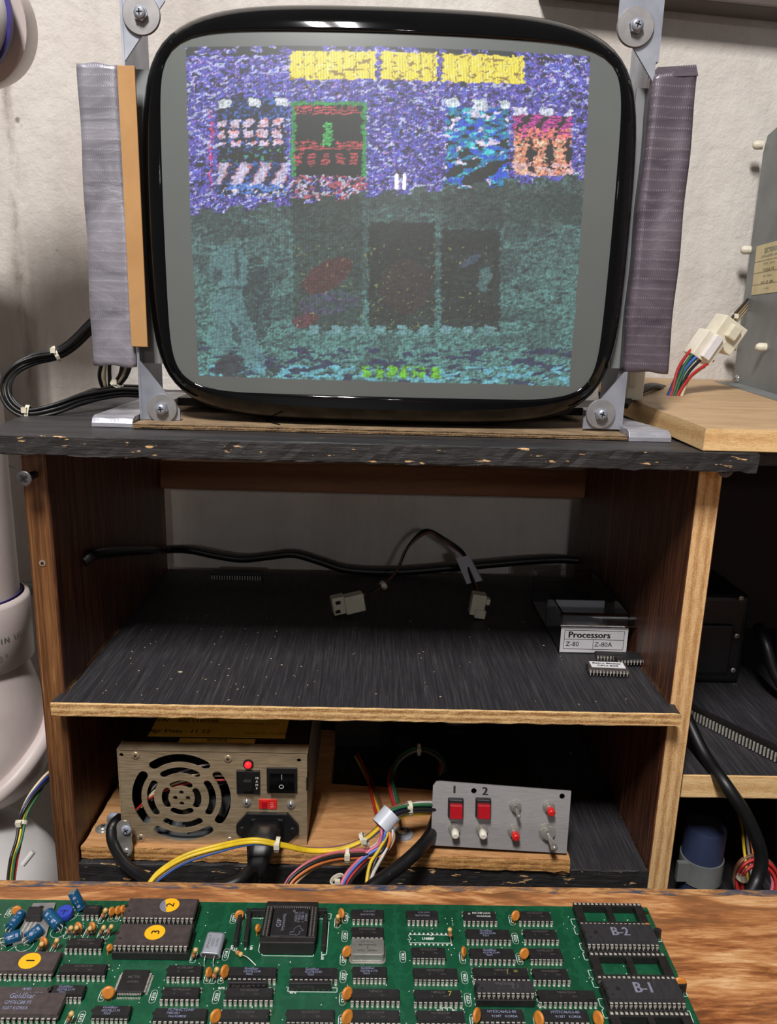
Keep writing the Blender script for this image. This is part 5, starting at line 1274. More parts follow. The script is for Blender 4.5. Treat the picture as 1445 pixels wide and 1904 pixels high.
# row of chips: pixel x of both ends and pixel y of the front pin feet
TXA = {'ti': (('SN74F74N', 0, -.0012, .0019), ('2134 AMC', .001, .0013, .0017)), 'hd': None}
def hdl(s_): return ((s_, 0, .0012, .0018), ('9M41', .004, -.0012, .0012), ('o', -.003, -.0010, .0016))
def gsl(s_, n_): return (('GoldStar', -.001, .0017, .0021), (s_, -.0004, -.0001, .0019), (n_, -.0016, -.0018, .0018))
rows = [
 (151, 184, 1710, 4, ('JRC4558',), 'hd'), (121, 188, 1773, 8, 'HD74LS161P', 'hd'), (106, 195, 1823, 10, 'HD74LS374P', 'hd'), (85, 154, 1864, 8, 'GoldStar', 'gs'),
 (167, 240, 1904, 8, 'GoldStar', 'gs'), (307, 374, 1826, 7, 'HD74LS04P', 'hd'), (298, 369, 1868, 8, 'HD74LS164P', 'hd'), (281, 383, 1909, 10, 'PC74HCT244P', 'gs2'),
 (423, 514, 1829, 10, 'GD74LS240', 'gs'), (416, 507, 1869, 10, 'HD74LS273P', 'hd'), (407, 500, 1911, 10, 'HD74LS374P', 'hd'), (538, 628, 1830, 10, 'GD74LS240', 'gs'), (530, 622, 1911, 10, 'HD74LS373P', 'hd'),
 (652, 714, 1718, 7, 'SN74F74N', 'ti'), (652, 714, 1752, 7, 'HD74HC00P', 'hd'), (654, 720, 1828, 8, 'GD74LS174', 'gs'), (651, 744, 1871, 10, 'TIBPAL16', 'hd'), (651, 744, 1912, 10, 'HD74LS374P', 'hd'),
 (755, 816, 1720, 7, 'SN74F74N', 'ti'), (765, 830, 1791, 8, 'HD74LS253P', 'hd'), (768, 853, 1831, 10, 'HD74LS273P', 'hd'), (770, 860, 1873, 10, 'TIBPAL20', 'hd7'), (774, 866, 1913, 10, 'HD74LS374P', 'hd'),
 (862, 924, 1721, 8, 'MC74F163N', 'mc'), (867, 951, 1756, 10, 'GD74LS244', 'gs'), (873, 959, 1793, 10, 'GD74LS244', 'gs'), (880, 985, 1830, 12, 'TIBPAL22', 'hd1'),
 (893, 977, 1910, 9, 'HY53C464LS-80', 'hy'), (1010, 1098, 1911, 9, 'HY53C464LS-80', 'hy'),
 (966, 1027, 1721, 8, 'HD74LS257P', 'hd'), (975, 1038, 1756, 8, 'HD74LS257P', 'hd'), (984, 1048, 1793, 8, 'HD74LS257P', 'hd'), (992, 1060, 1832, 8, 'HD74LS257P', 'hd'), (1001, 1111, 1873, 12, 'TIBPAL22V10', 'hd')]
for (xl, xr, yf, npn, nm, kind) in rows:
    x0, y0 = B(xl, yf); x1, _ = B(xr, yf); cx_ = (x0+x1)/2; cy_ = y0+.0039; ln = x1-x0
    pitch = .00254; ln = max(ln, 0)
    if abs(ln-npn*pitch) > .0016: pitch = (ln-.0008)/npn
    if npn == 4: L_ = (('C4558', 0, .0008, .0018),); ink = 'ink_dim'
    elif kind == 'ti': L_ = TXA['ti']; ink = 'ink_grey'
    elif kind == 'mc': L_ = ((nm, .001, .0011, .0021), ('XXAA9238', .002, -.0012, .0018), ('o', -.006, .0008, .0028)); ink = 'silk'
    elif kind == 'gs': L_ = gsl(nm if nm != 'GoldStar' else 'GD74LS174', '9203'); ink = 'ink_blue'
    elif kind == 'gs2': L_ = ((nm, 0, .0018, .0021), ('74823BU', -.0034, 0, .0018), ('Hnn9248DE', -.001, -.0018, .0018)); ink = 'ink_blue'
    elif kind == 'hy': L_ = ((nm, 0, .0012, .0022), ('9138T   KOREA', .001, -.0014, .0020)); ink = 'ink_blue'
    else: L_ = hdl(nm); ink = 'ink_dim'
    o = chip(pcb, 'integrated_circuit', npn, cx_, cy_, ZP, L_, ink, 'chip', length=ln, pitch=pitch)
    if kind in ('hd7', 'hd1'):
        g = MB(); s7 = '7' if kind == 'hd7' else '/  ='
        text(g, s7, (.006, .0004, .0040), .0042, M['ink_yellow'], up=(0, 1, 0), off=.0001); put_mesh('crayon_mark', g.mesh('crayon_mark'), o, (0, 0, 0))
# big packages: (x left, x right, y foot front, pins, socket?, sticker or lettering)
def eprom(xl, xr, yf, npn, mat, socketed, deco, label, name='memory_chip'):
    x0, y0 = B(xl, yf); x1, _ = B(xr, yf); cx_ = (x0+x1)/2; ln = x1-x0; cy_ = y0+(.0079 if not socketed else .0088); hs = .0046 if socketed else 0
    pitch = (ln-.0006)/npn
    if socketed:
        g = MB(); g.box((cx_-ln/2, cy_-.0088, ZP+.0003), (cx_+ln/2, cy_-.0060, ZP+.0046), M['socket']).box((cx_-ln/2, cy_+.0060, ZP+.0003), (cx_+ln/2, cy_+.0088, ZP+.0046), M['socket'])
        for xx in (-ln/2, -.0015, ln/2-.003): g.box((cx_+xx, cy_-.0060, ZP+.0003), (cx_+xx+.003, cy_+.0060, ZP+.0040), M['socket'])
        so = g.build('chip_socket', pcb, bevel=.0003)
    o = chip(pcb, name, npn, cx_, cy_, ZP, None, mat=mat, wide=True, dz=hs, length=ln, solder=not socketed, label=label, pitch=pitch)
    h1 = .0044
    if deco[0] == 'sticker':
        _, s_, u, v_ = deco; g = MB(); c = (u*ln/2, v_*.0067); poly = [(c[0]+.0054*math.cos(a), c[1]+.0052*math.sin(a), h1+.00004) for a in [2*math.pi*i/36 for i in range(36)]]
        g.prism(poly, (0, 0, .0001), M['sticker'], side=M['sticker'])
        if s_ == '2': g.prism([(c[0]+.0054*math.cos(a), c[1]+.0052*math.sin(a), h1+.00015) for a in [math.pi*(.72+.75*i/14) for i in range(15)]], (0, 0, .00004), M['ink_grey'])
        text(g, s_, (c[0]+.0006, c[1], h1+.00018), .0062, M['ink_black'], right=(0, 1, 0), up=(-1, 0, 0), bold=.015)
        d_ = put_mesh('sticker', g.mesh('sticker'), o, (0, 0, 0)); d_['label'] = 'round orange sticker numbered '+s_
    elif deco[0] == 'text':
        g = MB()
        for (s_, u, v_, sz, ink) in deco[1]: text(g, s_, (u*ln/2, v_*.0067, h1), sz, M[ink], up=(0, 1, 0), sx=.85, bold=.03 if sz > .004 else 0)
        put_mesh('printed_lettering', g.mesh('printed_lettering'), o, (0, 0, 0))
    if mat == 'chip_worn' or len(deco) > 9:
        g = MB(); g.cyl((-ln*.33, 0, h1-.0001), (-ln*.33, 0, h1+.00004), .0012, M['socket'], n=18)
        put_mesh('mould_mark', g.mesh('mould_mark'), o, (0, 0, 0))
    return o
eprom(226, 361, 1732, 16, 'chip_brown', True, ('sticker', '2', .22, .15), 'brown memory chip with a torn orange sticker numbered 2')
eprom(208, 350, 1785, 16, 'chip_brown', True, ('sticker', '3', .02, .1), 'brown memory chip with an orange sticker numbered 3')
eprom(-52, 99, 1822, 16, 'chip_brown', False, ('sticker', '1', .28, .0), 'brown memory chip with an orange sticker numbered 1')
eprom(-110, 108, 1904, 20, 'chip_brown', False, ('text', (('GoldStar', .22, .60, .0040, 'ink_blue'), ('GM76C88 PS', .20, .05, .0028, 'ink_blue'), ('9207 KOREA', .20, -.42, .0026, 'ink_blue'))), 'large brown chip lettered in pale grey at the near left')
chip(pcb, 'integrated_circuit', 14, B(20, 1868)[0], B(20, 1868)[1]+.0039, ZP, (('AMD', .006, .0014, .0022), ('PAL20L8-10PC', .008, -.0012, .0022)), 'ink_blue', 'chip_brown', length=.0385, pitch=.0027)
eprom(1090, 1226, 1782, 16, 'chip_worn', True, ('text', (('B-2', .02, .05, .0085, 'ink_grey'),)), 'scratched black chip marked B-2')
eprom(1131, 1276, 1893, 16, 'chip_worn', True, ('text', (('B-1', .02, .05, .0090, 'ink_grey'),)), 'scratched black chip marked B-1')
# socketed narrow chip
x0, y0 = B(885, 1873); x1, _ = B(995, 1873); cx_ = (x0+x1)/2; ln = x1-x0
MB().box((x0, y0, ZP+.0003), (x1, y0+.0098, ZP+.0044), M['socket']).build('chip_socket', pcb, bevel=.0003)
chip(pcb, 'integrated_circuit', 12, cx_, y0+.0049, ZP, (('PALCE16V8', 0, .0010, .0020), ('Z 7', .005, -.0008, .0030)), 'ink_dim', 'chip_worn', dz=.0046, length=ln, pitch=(ln-.0006)/12, solder=False)
# empty sockets
def empty_socket(xl, xr, yf, npn):
    x0, y0 = B(xl, yf); x1, _ = B(xr, yf); cx_ = (x0+x1)/2; ln = x1-x0; y1 = y0+.0176; z0_, z1_ = ZP+.0003, ZP+.0045
    g = MB().box((x0, y0, z0_), (x1, y0+.0030, z1_), M['socket']).box((x0, y1-.0030, z0_), (x1, y1, z1_), M['socket'])
    for xx in (x0, cx_-.0016, x1-.0045): g.box((xx, y0+.0030, z0_), (xx+(.0045 if xx != cx_-.0016 else .0032), y1-.0030, z1_), M['socket'])
    so = g.build('chip_socket', pcb, bevel=.0002); g = MB()
    for k in range(npn):
        x = x0+(ln)*(k+.5)/npn
        g.box((x-.0007, y0+.0006, z1_-.001), (x+.0007, y0+.0018, z1_+.0002), M['tin']); g.box((x-.0007, y1-.0018, z1_-.001), (x+.0007, y1-.0006, z1_+.0002), M['tin'])
        g.box((x-.0007, y1-.00005, ZP+.0008), (x+.0007, y1+.0002, z1_-.0002), M['tin'])
        g.box((x-.0007, y0-.0002, ZP+.0020), (x+.0007, y0+.00005, z1_-.0010), M['tin'])
    tag(g.build('contacts', so), 'row of metal contacts'); return so
empty_socket(1078, 1207, 1733, 16); empty_socket(1110, 1255, 1834, 16); empty_socket(1150, 1304, 1955, 16)

# square processor in its socket
x0, y0 = B(483, 1775); x1, _ = B(585, 1775); sw_ = x1-x0; cx_ = (x0+x1)/2; hs = .0078; sd = .0305; cy_ = y0+sd/2
pl_ = MB(); z0_, z1_ = ZP+.0003, ZP+hs; tk = .0042
pl_.box((x0, y0, z0_), (x1, y0+tk, z1_), M['socket']).box((x0, y0+sd-tk, z0_), (x1, y0+sd, z1_), M['socket']).box((x0, y0+tk, z0_), (x0+tk, y0+sd-tk, z1_), M['socket']).box((x1-tk, y0+tk, z0_), (x1, y0+sd-tk, z1_), M['socket']).box((x0+tk, y0+tk, z0_), (x1-tk, y0+sd-tk, z0_+.003), M['socket'])
so = pl_.build('processor_socket', pcb, bevel=.0005); g = MB()
for k in range(17):
    f_ = (k-8)*.00127*(sw_/.0305)
    for s_ in (-1, 1):
        g.box((cx_+f_-.0003, cy_+s_*(sd/2-tk+.0004)-.0006, z1_-.0015), (cx_+f_+.0003, cy_+s_*(sd/2-tk+.0004)+.0006, z1_-.0003), M['tin'])
tag(g.build('contacts', so), 'bright contacts along front and back')
g = MB()
for k in range(17):
    f_ = (k-8)*.00127*(sd/.0305)
    for s_ in (-1, 1):
        for w0_ in (.0012, .0030): g.box((cx_+s_*(sw_/2-w0_)-.0004, cy_+f_-.00035, z1_-.0001), (cx_+s_*(sw_/2-w0_)+.0004, cy_+f_+.00035, z1_+.0003), M['ink_dim'])
g.build('contact_slots', so)
pr_ = thing('processor', None, None, (0, 0, 0)); bpy.data.objects.remove(pr_)
cw, cd = sw_-2*tk-.0010, sd-2*tk-.0010
o = MB().box((cx_-cw/2, cy_-cd/2, z0_+.003), (cx_+cw/2, cy_+cd/2, z1_-.0002), M['chip']).build('processor', pcb, bevel=.0004); tag(o, 'square black processor marked GSP')
g = MB(); zt_ = z1_-.0002
for s_, u, v_, sz in (('GSP', -.30, -.05, .0036), ('TMS34010FNL', -.17, -.02, .0021), ('-50', .08, .36, .0020), ('2020518', .15, .16, .0021), ('VTE0SC1', .245, .16, .0021), ('c 1988 TI', .335, .16, .0021), ('JAPAN', .43, .16, .0019)):
    text(g, s_, (cx_+u*cw, cy_+v_*cd, zt_), sz, M['ink_grey'], right=(0, 1, 0), up=(-1, 0, 0))
# outline emblem
em = [(0, 0), (.28, 0), (.28, -.28), (.62, -.28), (.9, -.5), (1.0, -.72), (.72, -.8), (.5, -1.05), (.38, -.85), (.24, -.7), (.1, -.78), (-.12, -.5), (0, -.45)]
pts_ = [(cx_+(.12+(-y_)*.34-.08)*cw, cy_+(-.44+x_*.30)*cd, zt_+.0001) for x_, y_ in em]
for i in range(len(pts_)): g.tube([pts_[i], pts_[(i+1) % len(pts_)]], .00010, M['ink_grey'], n=4, sm=False)
g.build('printed_lettering', o)

# quad flat chip
x0, y0 = B(214, 1856); x1, _ = B(259, 1856); w_ = .0135; cx_, cy_ = (x0+x1)/2+.0008, y0+w_/2+.0012
o = MB().box((cx_-w_/2, cy_-w_/2, ZP+.0006), (cx_+w_/2, cy_+w_/2, ZP+.0030), M['chip']).build('flat_chip', pcb, bevel=.0003); g = MB()
for k in range(15):
    f_ = (k-7)*.0008
    for s_ in (-1, 1):
        a_, b_ = sorted((cy_+s_*w_/2, cy_+s_*(w_/2+.0010))); g.box((cx_+f_-.0002, a_, ZP+.0015), (cx_+f_+.0002, b_, ZP+.0018), M['tin'])
        a_, b_ = sorted((cy_+s_*(w_/2+.0009), cy_+s_*(w_/2+.0020))); g.box((cx_+f_-.0002, a_, ZP+.0001), (cx_+f_+.0002, b_, ZP+.0004), M['tin'])
        a_, b_ = sorted((cx_+s_*w_/2, cx_+s_*(w_/2+.0010))); g.box((a_, cy_+f_-.0002, ZP+.0015), (b_, cy_+f_+.0002, ZP+.0018), M['tin'])
        a_, b_ = sorted((cx_+s_*(w_/2+.0009), cx_+s_*(w_/2+.0020))); g.box((a_, cy_+f_-.0002, ZP+.0001), (b_, cy_+f_+.0002, ZP+.0004), M['tin'])
g.build('pins', o)
g = MB(); text(g, 'ACTEL', (cx_, cy_+.002, ZP+.0030), .0022, M['ink_dim'], up=(0, 1, 0)); text(g, 'A1010A', (cx_, cy_-.001, ZP+.0030), .0018, M['ink_dim'], up=(0, 1, 0)); g.build('printed_marking', o)

# crystal can, oscillator can
def can2(mb, secs, mat):
    return loft(mb, secs, mat, True)
a = Vector((*B(391, 1786), ZP+.0030)); d = Vector((.09, .94, .22)).normalized(); r_ = Vector((1, -.09, 0)).normalized(); u_ = r_.cross(d)
g = MB(); g2 = MB(); k = 24
def stad(hw_, hh_, n_=24):
    out = []
    for i in range(n_):
        a_ = 2*math.pi*i/n_; cx2 = (hw_-hh_)*(1 if math.cos(a_) > 0 else -1); out.append((cx2+hh_*math.cos(a_), hh_*math.sin(a_)))
    return out
def stloft(mb, base, d, r_, u_, prof, mat):
    vs = []; n_ = 24
    for t_, hw_, hh_ in prof:
        for x, y in stad(hw_, hh_, n_): vs.append(base+d*t_+r_*x+u_*y)
    m_ = len(prof); fs = [(q*n_+i, (q+1)*n_+i, (q+1)*n_+(i+1) % n_, q*n_+(i+1) % n_) for q in range(m_-1) for i in range(n_)]+[tuple(range(n_)), tuple(range((m_-1)*n_, m_*n_))[::-1]]
    return mb.raw(vs, [f[::-1] for f in fs], mat, False)
stloft(g, a, d, r_, u_, [(0, .0056, .0024), (.0006, .0056, .0024), (.0007, .0051, .0020), (.0115, .0051, .0020), (.0125, .0046, .0015)], M['zinc'])
o = g.build('crystal', pcb, bevel=.0002); tag(o, 'silver oscillator crystal lying on its leads'); g = MB()
stloft(g, a-d*.0001, d, r_, u_, [(-.0001, .0046, .0015), (.0001, .0046, .0015)], M['chip_brown'])
for s_ in (-1, 1): g.tube([a+r_*(s_*.0024), a-d*.0022+r_*(s_*.0024), Vector((a.x+s_*.0024, a.y-.0038, ZP))], .00028, M['tin'], n=6)
g.build('lead', o)
g = MB()
for i, s_ in enumerate(('SPWG1T', 'HXO', '6.000')): text(g, s_, a+d*.0065+r_*(-.0022+.0022*i)+u_*.0020, .0020, M['ink_dim'], right=d, up=-r_)
g.build('printed_marking', o)
x0, y0 = B(649, 1794); x1, _ = B(717, 1794)
g = MB().prism([((x0+x1)/2+x, y0+.0066+y, ZP+.0005) for x, y in rrect(0, 0, x1-x0, .0132, .0018)], (0, 0, .0007), M['steel']); o = g.build('oscillator_can', pcb); tag(o, 'silver metal oscillator can')
g = MB().prism([((x0+x1)/2+x, y0+.0066+y, ZP+.0012) for x, y in rrect(0, 0, x1-x0-.0018, .0114, .0014)], (0, 0, .0046), M['steel']); cn_ = g.build('can', o, bevel=.0005)
g = MB()
for s_, v_ in (('CRYSTAL', .003), ('48.0000MHZ', .0008), ('A', -.001), ('KYO   JAPAN', -.0030)): text(g, s_, ((x0+x1)/2, y0+.0066+v_, ZP+.0058), .0018, M['ink_black'], up=(0, 1, 0))
g.build('printed_marking', cn_)

# resistor networks
def sip(pts2, h_=.0050, lab=None, txt=None):
    (ax, ay), (bx_, by_) = B(*pts2[0]), B(*pts2[1]); a = Vector((ax, ay, ZP)); b = Vector((bx_, by_, ZP)); d = (b-a).normalized(); nn = Vector((-d.y, d.x, 0)); ln = (b-a).length
    g = slab(MB(), a, d, nn, 0, ln, -.0011, .0011, ZP+.0010, ZP+h_, M['chip']); o = g.build('resistor_network', pcb, bevel=.0003)
    g = MB(); n_ = max(4, int(ln/.00254))
    for k in range(n_): l = (k+.5)*ln/n_; slab(g, a, d, nn, l-.0003, l+.0003, -.0003, .0003, ZP, ZP+.0012, M['tin'])
    g.build('pins', o)
    if txt: g = MB(); text(g, txt, a+d*ln*.38-nn*.0011+Vector((0, 0, h_*.6)), .0022, M['ink_dim'], right=d, up=(0, 0, 1)); g.build('printed_marking', o)
sip(((458, 1704), (608, 1704)), .0048, txt='9E1X472')
sip(((438, 1764), (448, 1706))); sip(((457, 1764), (464, 1706))); sip(((601, 1772), (605, 1712)))
sip(((424, 1840), (498, 1840)), .0052, txt='9E1X272'); sip(((538, 1841), (616, 1841)), .0052, txt='9E1X472J')

# ceramic capacitors: pixel of disc centre, radius px, turn about the upright, lean
caps = [(33, 1692, 10, .3, 1), (209, 1694, 9, 1.15, 1), (221, 1692, 9, 1.2, 1), (230, 1690, 8, 1.3, 1), (147, 1723, 10, -.5, .4), (173, 1722, 9, -.6, .5), (83, 1751, 10, -.5, .5), (203, 1845, 12, .2, .7), (205, 1763, 7, .9, .8),
        (446, 1700, 10, .35, .7), (480, 1726, 8, 1.2, .8), (389, 1808, 9, 1.2, .8), (419, 1805, 12, 1.1, .8), (402, 1889, 12, .8, .8), (635, 1697, 10, -1.0, .4), (645, 1768, 11, .6, .9), (646, 1846, 12, .7, .9), (646, 1890, 13, .7, .9),
        (958, 1701, 11, .5, .9), (862, 1769, 10, 1.2, 1), (974, 1772, 11, .35, .9), (886, 1887, 13, 1.0, 1), (1203, 1724, 9, -.9, .2), (1262, 1828, 14, .1, 1), (1001, 1893, 13, -1.1, .5), (1111, 1893, 13, -1.1, .5)]
for (px, py, rp, rz_, up_) in caps:
    q = P(px, py, B(px, py+rp)[1]); c = Vector((q.x, B(px, py+rp*1.3)[1]+.0, 0)); r_c = rp*.00027
    c.z = ZP+r_c+.0016; tlt = .25
    d = Vector((math.sin(rz_), -math.cos(rz_), .32)).normalized(); g = MB()
    g.cyl(c-d*.0008, c+d*.0008, r_c, M['cap_orange'], n=26, rings=[(0, r_c*.72), (.2, r_c*.93), (.5, r_c), (.8, r_c*.93), (1, r_c*.72)])
    o = g.build('ceramic_capacitor', pcb); x_ = Vector((math.cos(rz_), math.sin(rz_), 0)); g = MB()
    for s_ in (-1, 1): g.tube([c+x_*(s_*r_c*.5)+Vector((0, 0, -r_c*.6)), Vector((c.x+x_.x*s_*.0012, c.y+x_.y*s_*.0012, ZP+.0018)), Vector((c.x+x_.x*s_*.0013, c.y+x_.y*s_*.0013, ZP))], .00040, M['cap_orange'], n=6, seg=3)
    g.build('lead', o)
# resistors standing or leaning: base pixel, body centre pixel, band colours
def resistor(b_, t_, zt_=.0055, bands=('band_red', 'band_brn'), lead=None, r_=.00115, ln=.0058):
    a = Vector((*B(*b_), ZP)); c = Vector((*B(*t_), 0)); c = PZ(t_[0], t_[1], ZP+zt_); d = (c-a); d = d.normalized()
    g = MB(); s0 = c-d*ln/2; e0 = c+d*ln/2
    g.cyl(s0, e0, r_, M['beige'], n=14, rings=[(0, r_*.4), (.06, r_*.95), (.16, r_*1.12), (.26, r_), (.74, r_), (.84, r_*1.12), (.94, r_*.95), (1, r_*.4)])
    o = g.build('resistor', pcb); g = MB()
    for k, (u, bn) in enumerate(((.22, bands[0]), (.42, bands[0] if len(bands) < 3 else bands[2]), (.58, bands[1]), (.80, 'band_yel'))): g.cyl(s0+d*ln*(u-.045), s0+d*ln*(u+.045), r_*1.06 if .25 < u < .75 else r_*1.16, M[bn], n=14, caps=False)
    g.build('colour_band', o); g = MB().tube([s0+d*.0002, a], .00028, M['tin'], n=6)
    if lead: g.tube([e0-d*.0002]+[PZ(x, y, ZP+z) for x, y, z in lead], .00028, M['tin'], n=6, seg=4)
    g.build('lead', o); return o
for b_, t_ in (((122, 1738), (130, 1728)), ((134, 1739), (141, 1728)), ((160, 1739), (166, 1729)), ((184, 1740), (191, 1728)), ((198, 1740), (205, 1727)), ((186, 1713), (194, 1697)), ((98, 1768), (104, 1753)), ((70, 1768), (76, 1758)),
               ((124, 1903), (131, 1889)), ((356, 1786), (362, 1771)), ((394, 1826), (401, 1808)), ((626, 1723), (628, 1709))):
    resistor(b_, t_)
resistor((839, 1753), (837, 1733), .0068, ln=.0050)
resistor((428, 1764), (445, 1773), .0016, lead=[(460, 1780, .002), (476, 1795, .0)], ln=.0046)
# blue electrolytics
def elco(a, b, rad, lab=None):
    d = (b-a).normalized(); g = MB().cyl(a, b, rad, M['cap_blue'], n=28, rings=[(0, rad*.85), (.03, rad), (.10, rad), (.13, rad*.93), (.16, rad), (.96, rad), (1, rad*.88)]); o = g.build('electrolytic_capacitor', pcb)
    if lab: o['label'] = lab
    x = d.orthogonal().normalized(); 
    if x.z < 0: x = -x
    s_ = d.cross(x); vw = Vector((0, -.75, .66)); vw = (vw-d*vw.dot(d)).normalized(); tg = d.cross(vw)
    g = MB()
    for k in range(3):
        c = a.lerp(b, .28+.24*k)
        for j in range(-2, 3):
            an0, an1 = j*.12-.06, j*.12+.06; q = lambda an, l: c+d*l+(vw*math.cos(an)+tg*math.sin(an))*(rad+.00008)
            g.raw([q(an0, -.0007), q(an1, -.0007), q(an1, .0007), q(an0, .0007)], [(0, 1, 2, 3)], M['ink_blue']) if k != 1 or abs(j) == 2 else None
    g.build('printed_marking', o)
    g = MB().cyl(b, b+d*.0003, rad*.82, M['conduit'], n=24); g.build('end_cap', o)
    g = MB()
    for s2 in (-1, 1): g.tube([a+tg*(s2*.001), a-d*.002+tg*(s2*.001), Vector((a.x+s2*.001, a.y-.001, ZP))], .0003, M['tin'], n=6)
    g.build('lead', o)
a = Vector((*B(152, 1692), ZP+.001)); top = P(135, 1658, a.y+.001); elco(a, top, .0029, 'blue capacitor leaning upright at the back edge')
elco(PZ(18, 1726, ZP+.003), PZ(41, 1698, ZP+.0036), .0029, 'blue capacitor lying at the back left'); elco(PZ(110, 1722, ZP+.0035), PZ(88, 1697, ZP+.0058), .0033, 'blue capacitor slanting over the regulator tab')
elco(PZ(8, 1748, ZP+.0032), PZ(38, 1738, ZP+.0032), .0031, 'blue capacitor lying nearest the left edge'); elco(PZ(50, 1746, ZP+.0032), PZ(76, 1726, ZP+.0044), .0031, 'blue capacitor lying in front of the regulator')
# trimmer
c = Vector((*B(122, 1706), ZP)); g = MB().cyl(c, c+Vector((0, 0, .0012)), .0040, M['black_plastic'], n=24); o = g.build('trimmer', pcb); tag(o, 'blue round trimmer with a screw slot')
c2 = c+Vector((0, .0, .0010)); g = MB().cyl(c2, c2+Vector((0, -.0006, .0040)), .0043, M['trim_blue'], n=36, rings=[(0, .0041), (.1, .0043), (.9, .0043), (1, .0040)]); tr_ = g.build('cap', o)
g = MB(); ct = c2+Vector((0, -.0006, .00402)); g.box(ct+Vector((-.0024, -.0003, 0)), ct+Vector((.0024, .0003, .0001)), M['w_navy']); g.box(ct+Vector((-.0003, -.0024, 0)), ct+Vector((.0003, .0024, .0001)), M['w_navy']); g.build('slot', tr_)
# voltage regulator lying on its tab
x0, y0 = B(47, 1735); o = thing('reg', None, None, (0, 0, 0)); bpy.data.objects.remove(o)
p = [B(24, 1760), B(86, 1745), B(104, 1682), B(62, 1683)]
g = MB().prism([(x, y, ZP+.0004) for x, y in p], (0, 0, .0010), M['zinc_dull']); o = g.build('voltage_regulator', pcb); tag(o, 'black regulator on a grey metal tab')
p = [B(48, 1719), B(77, 1719), B(80, 1700), B(55, 1700)]; g = MB().prism([(x, y, ZP+.0014) for x, y in p], (0, 0, .0040), M['chip']); g.build('body', o, bevel=.0004)
c = Vector((*B(76, 1692), ZP+.0014)); MB().cyl(c, c+Vector((0, 0, .0001)), .0017, M['ink_black'], n=18).build('tab_hole', o)
g = MB()
for k in range(3): xx, yy = B(51+k*8, 1720); g.box((xx-.0005, yy-.006, ZP+.0012), (xx+.0005, yy+.0004, ZP+.0017), M['tin'])
g.build('leads', o)
# small black transistors at the right edge
for (px, py) in ((1221, 1747), (1267, 1848)):
    x, y = B(px, py); g = MB().prism([(x+.0022*math.cos(a_), y+.0020*math.sin(a_)*(1 if math.sin(a_) > 0 else .5), ZP+.002) for a_ in [2*math.pi*i/20 for i in range(20)]], (0, 0, .0042), M['chip']); o = g.build('transistor', pcb)
    g = MB()
    for s_ in (-1, 0, 1): g.cyl((x+s_*.00127, y, ZP), (x+s_*.00127, y, ZP+.0022), .00025, M['tin'], n=6)
    g.build('lead', o)

# white screen print: outlines and numbers
sk = MB()
def loop(pts_, w__=.00016, close=True, mat='silk'):
    P3 = [Vector((x, y, ZP+.00006)) for x, y in pts_]; n_ = len(P3)
    for i in range(n_ if close else n_-1):
        a, b = P3[i], P3[(i+1) % n_]; d = (b-a); 
        if d.length < 1e-7: continue
        d = d.normalized(); s_ = Vector((-d.y, d.x, 0))*w__
        sk.raw([a-s_-d*w__, b-s_+d*w__, b+s_+d*w__, a+s_-d*w__], [(0, 1, 2, 3)], M[mat])
def pill(px, py, txt='CF1', w_=.0030, h_=.0078):
    x, y = B(px, py); loop([(x+u, y+v_) for u, v_ in rrect(0, 0, w_, h_, w_*.48, 4)]); text(sk, txt, (x+.0002, y, ZP+.00004), .0022, M['silk'], right=(0, 1, 0), up=(-1, 0, 0), bold=.03)
for i, (px, py) in enumerate(((150, 1893), (285, 1853), (420, 1775), (402, 1854), (641, 1741), (638, 1816), (749, 1779), (958, 1745), (864, 1818), (870, 1859), (638, 1784), (637, 1857), (635, 1900), (860, 1781), (952, 1711), (966, 1783), (880, 1899), (999, 1902), (642, 1707), (434, 1708), (191, 1850), (17, 1697), (147, 1730), (173, 1730), (208, 1704), (218, 1704), (386, 1818), (412, 1818), (397, 1901))):
    pill(px, py, ('CF%d' % (12+i*3 % 40)))
for (px, py) in ((126, 1735), (138, 1735), (162, 1735), (188, 1736), (200, 1736), (190, 1708), (100, 1764), (73, 1765), (360, 1780), (397, 1818), (627, 1716), (128, 1898)): x, y = B(px, py); loop([(x+u, y+v_) for u, v_ in rrect(0, 0, .0027, .0075, .0008, 2)])
x, y = B(109, 1733); loop([(x+u, y+v_) for u, v_ in circ(0, 0, .0042, 30)]); text(sk, 'C1', (x, y, ZP+.00004), .0024, M['silk'], up=(0, 1, 0))
for px, py, r_ in ((126, 1700, .0056), (46, 1757, .0044), (12, 1758, .0044), (150, 1694, .0036)): x, y = B(px, py); loop([(x+u, y+v_) for u, v_ in circ(0, 0, r_, 30)])
# unpopulated chip outline with pads
(xa, ya), (xb, yb) = B(761, 1753), B(838, 1739)
loop([(xa, ya), (xb, ya), (xb, yb), (xa, yb), (xa, yb-(yb-ya)*.25), (xa+.0012, (ya+yb)/2), (xa, ya+(yb-ya)*.25)]); text(sk, 'U4BBF', ((xa+xb)/2-.001, (ya+yb)/2, ZP+.00004), .0024, M['silk'], up=(0, 1, 0), bold=.04)
for k in range(10):
    for yy in (ya-.0010, yb+.0010): xx = xa+.0009+k*.00254*.98; sk.cyl((xx, yy, ZP), (xx, yy, ZP+.0003), .0007, M['tin'], r2=.0004, n=8)
def brk(xl, yt, xr, yb_):
    (ax, ay), (bx_, by_) = B(xl, yt), B(xr, yb_); m_ = (ay+by_)/2; loop([(ax+.003, ay), (ax, ay), (ax+(bx_-ax)*.35, m_+.0012), (ax+.0014+(bx_-ax)*.5, m_), (ax+(bx_-ax)*.5, m_-.0012), (bx_, by_), (bx_+.003, by_)], close=False)
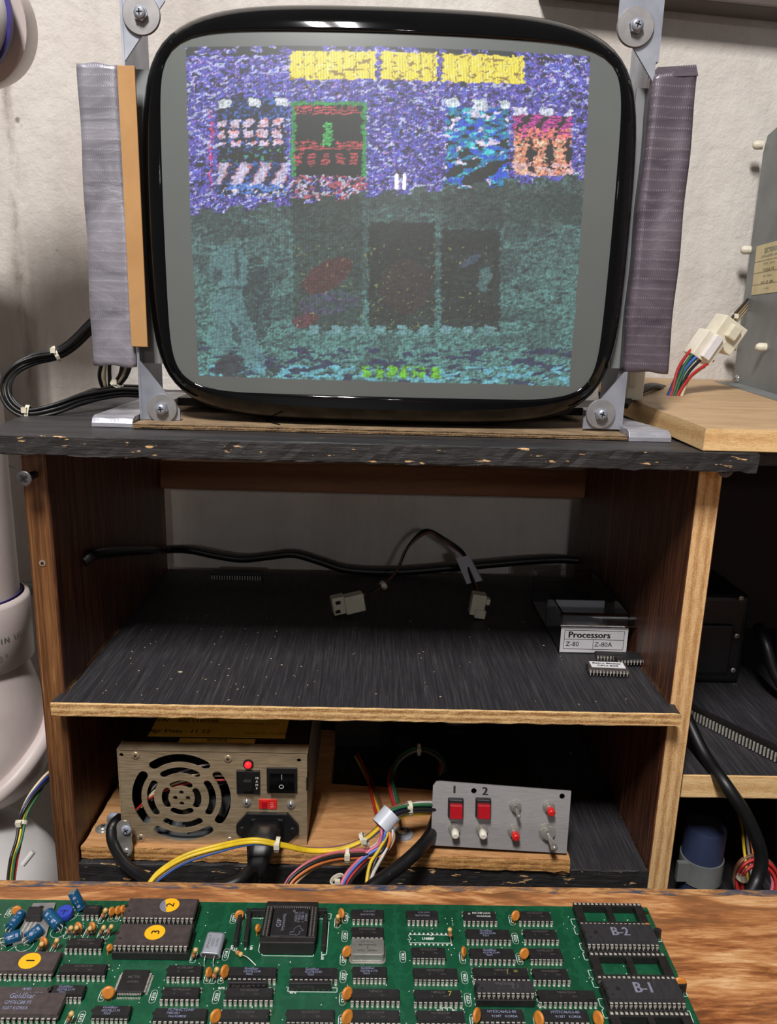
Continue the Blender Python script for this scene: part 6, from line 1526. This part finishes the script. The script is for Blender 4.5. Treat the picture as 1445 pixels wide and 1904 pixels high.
for q in ((1061, 1709, 1071, 1737), (1077, 1754, 1088, 1785), (1093, 1804, 1105, 1836), (1112, 1857, 1124, 1893), (876, 1814, 880, 1828), (882, 1855, 884, 1870), (998, 1857, 1001, 1872)): brk(*q)
for a, b, c, d in (((1224, 1775), (1231, 1775), (1236, 1792), (1226, 1792)), ((1275, 1880), (1282, 1880), (1290, 1902), (1278, 1902)), ((1214, 1750), (1231, 1751), (1229, 1747), (1229, 1747)), ((1266, 1852), (1279, 1853), (1276, 1846), (1276, 1846))): loop([B(*a), B(*b), B(*c), B(*d)], close=False)
# socket and network outlines
for (a, b) in (((479, 1777), (590, 1706)), ): (xa, ya), (xb, yb) = B(*a), B(*b); loop([(xa+.003, ya), (xb, ya), (xb, yb), (xa, yb), (xa, ya+.003)])
for (a, b) in (((436, 1767), (453, 1707)), ((455, 1767), (469, 1707)), ((598, 1775), (612, 1714)), ((456, 1707), (616, 1699)), ((421, 1843), (505, 1837)), ((535, 1844), (627, 1837))):
    (xa, ya), (xb, yb) = B(*a), B(*b); loop([(xa, ya), (xb, ya), (xb, yb), (xa, yb)])
for s_, px, py, v_ in (('RP7', 600, 1780, 0), ('RP6', 545, 1846, 1), ('RP5', 412, 1838, 1), ('RP2', 432, 1762, 0), ('RP1', 468, 1762, 0), ('U46', 1165, 1817, 1), ('U49', 1128, 1721, 1), ('P2', 816, 1880, 1), ('P1', 846, 1880, 1)):
    x, y = B(px, py); text(sk, s_, (x, y, ZP+.00004), .0021, M['silk'], right=(1, 0, 0) if v_ else (0, 1, 0), up=(0, 1, 0) if v_ else (-1, 0, 0), bold=.03)
(xa, ya), (xb, yb) = B(823, 1885), B(841, 1874); loop([(xa, ya), (xb, ya), (xb, yb), (xa, yb)]); loop([((xa+xb)/2, ya), ((xa+xb)/2, yb)], close=False)
tag(sk.build('white_print', pcb), 'white printed outlines and part numbers')
# solder dots
g = MB(); rs = random.Random(4)
for k in range(420):
    x = rs.uniform(bx0_+.05, bx1_-.004); y = rs.uniform(.27, by1_-.006)
    if rs.random() < .35: x = x-x % .0127; 
    g.cyl((x, y, ZP), (x, y, ZP+.00012), .00035, M['tin'], r2=.0002, n=6)
tag(g.build('solder_dots', pcb), 'tiny solder dots', kind='stuff')
bpy.context.view_layer.update()
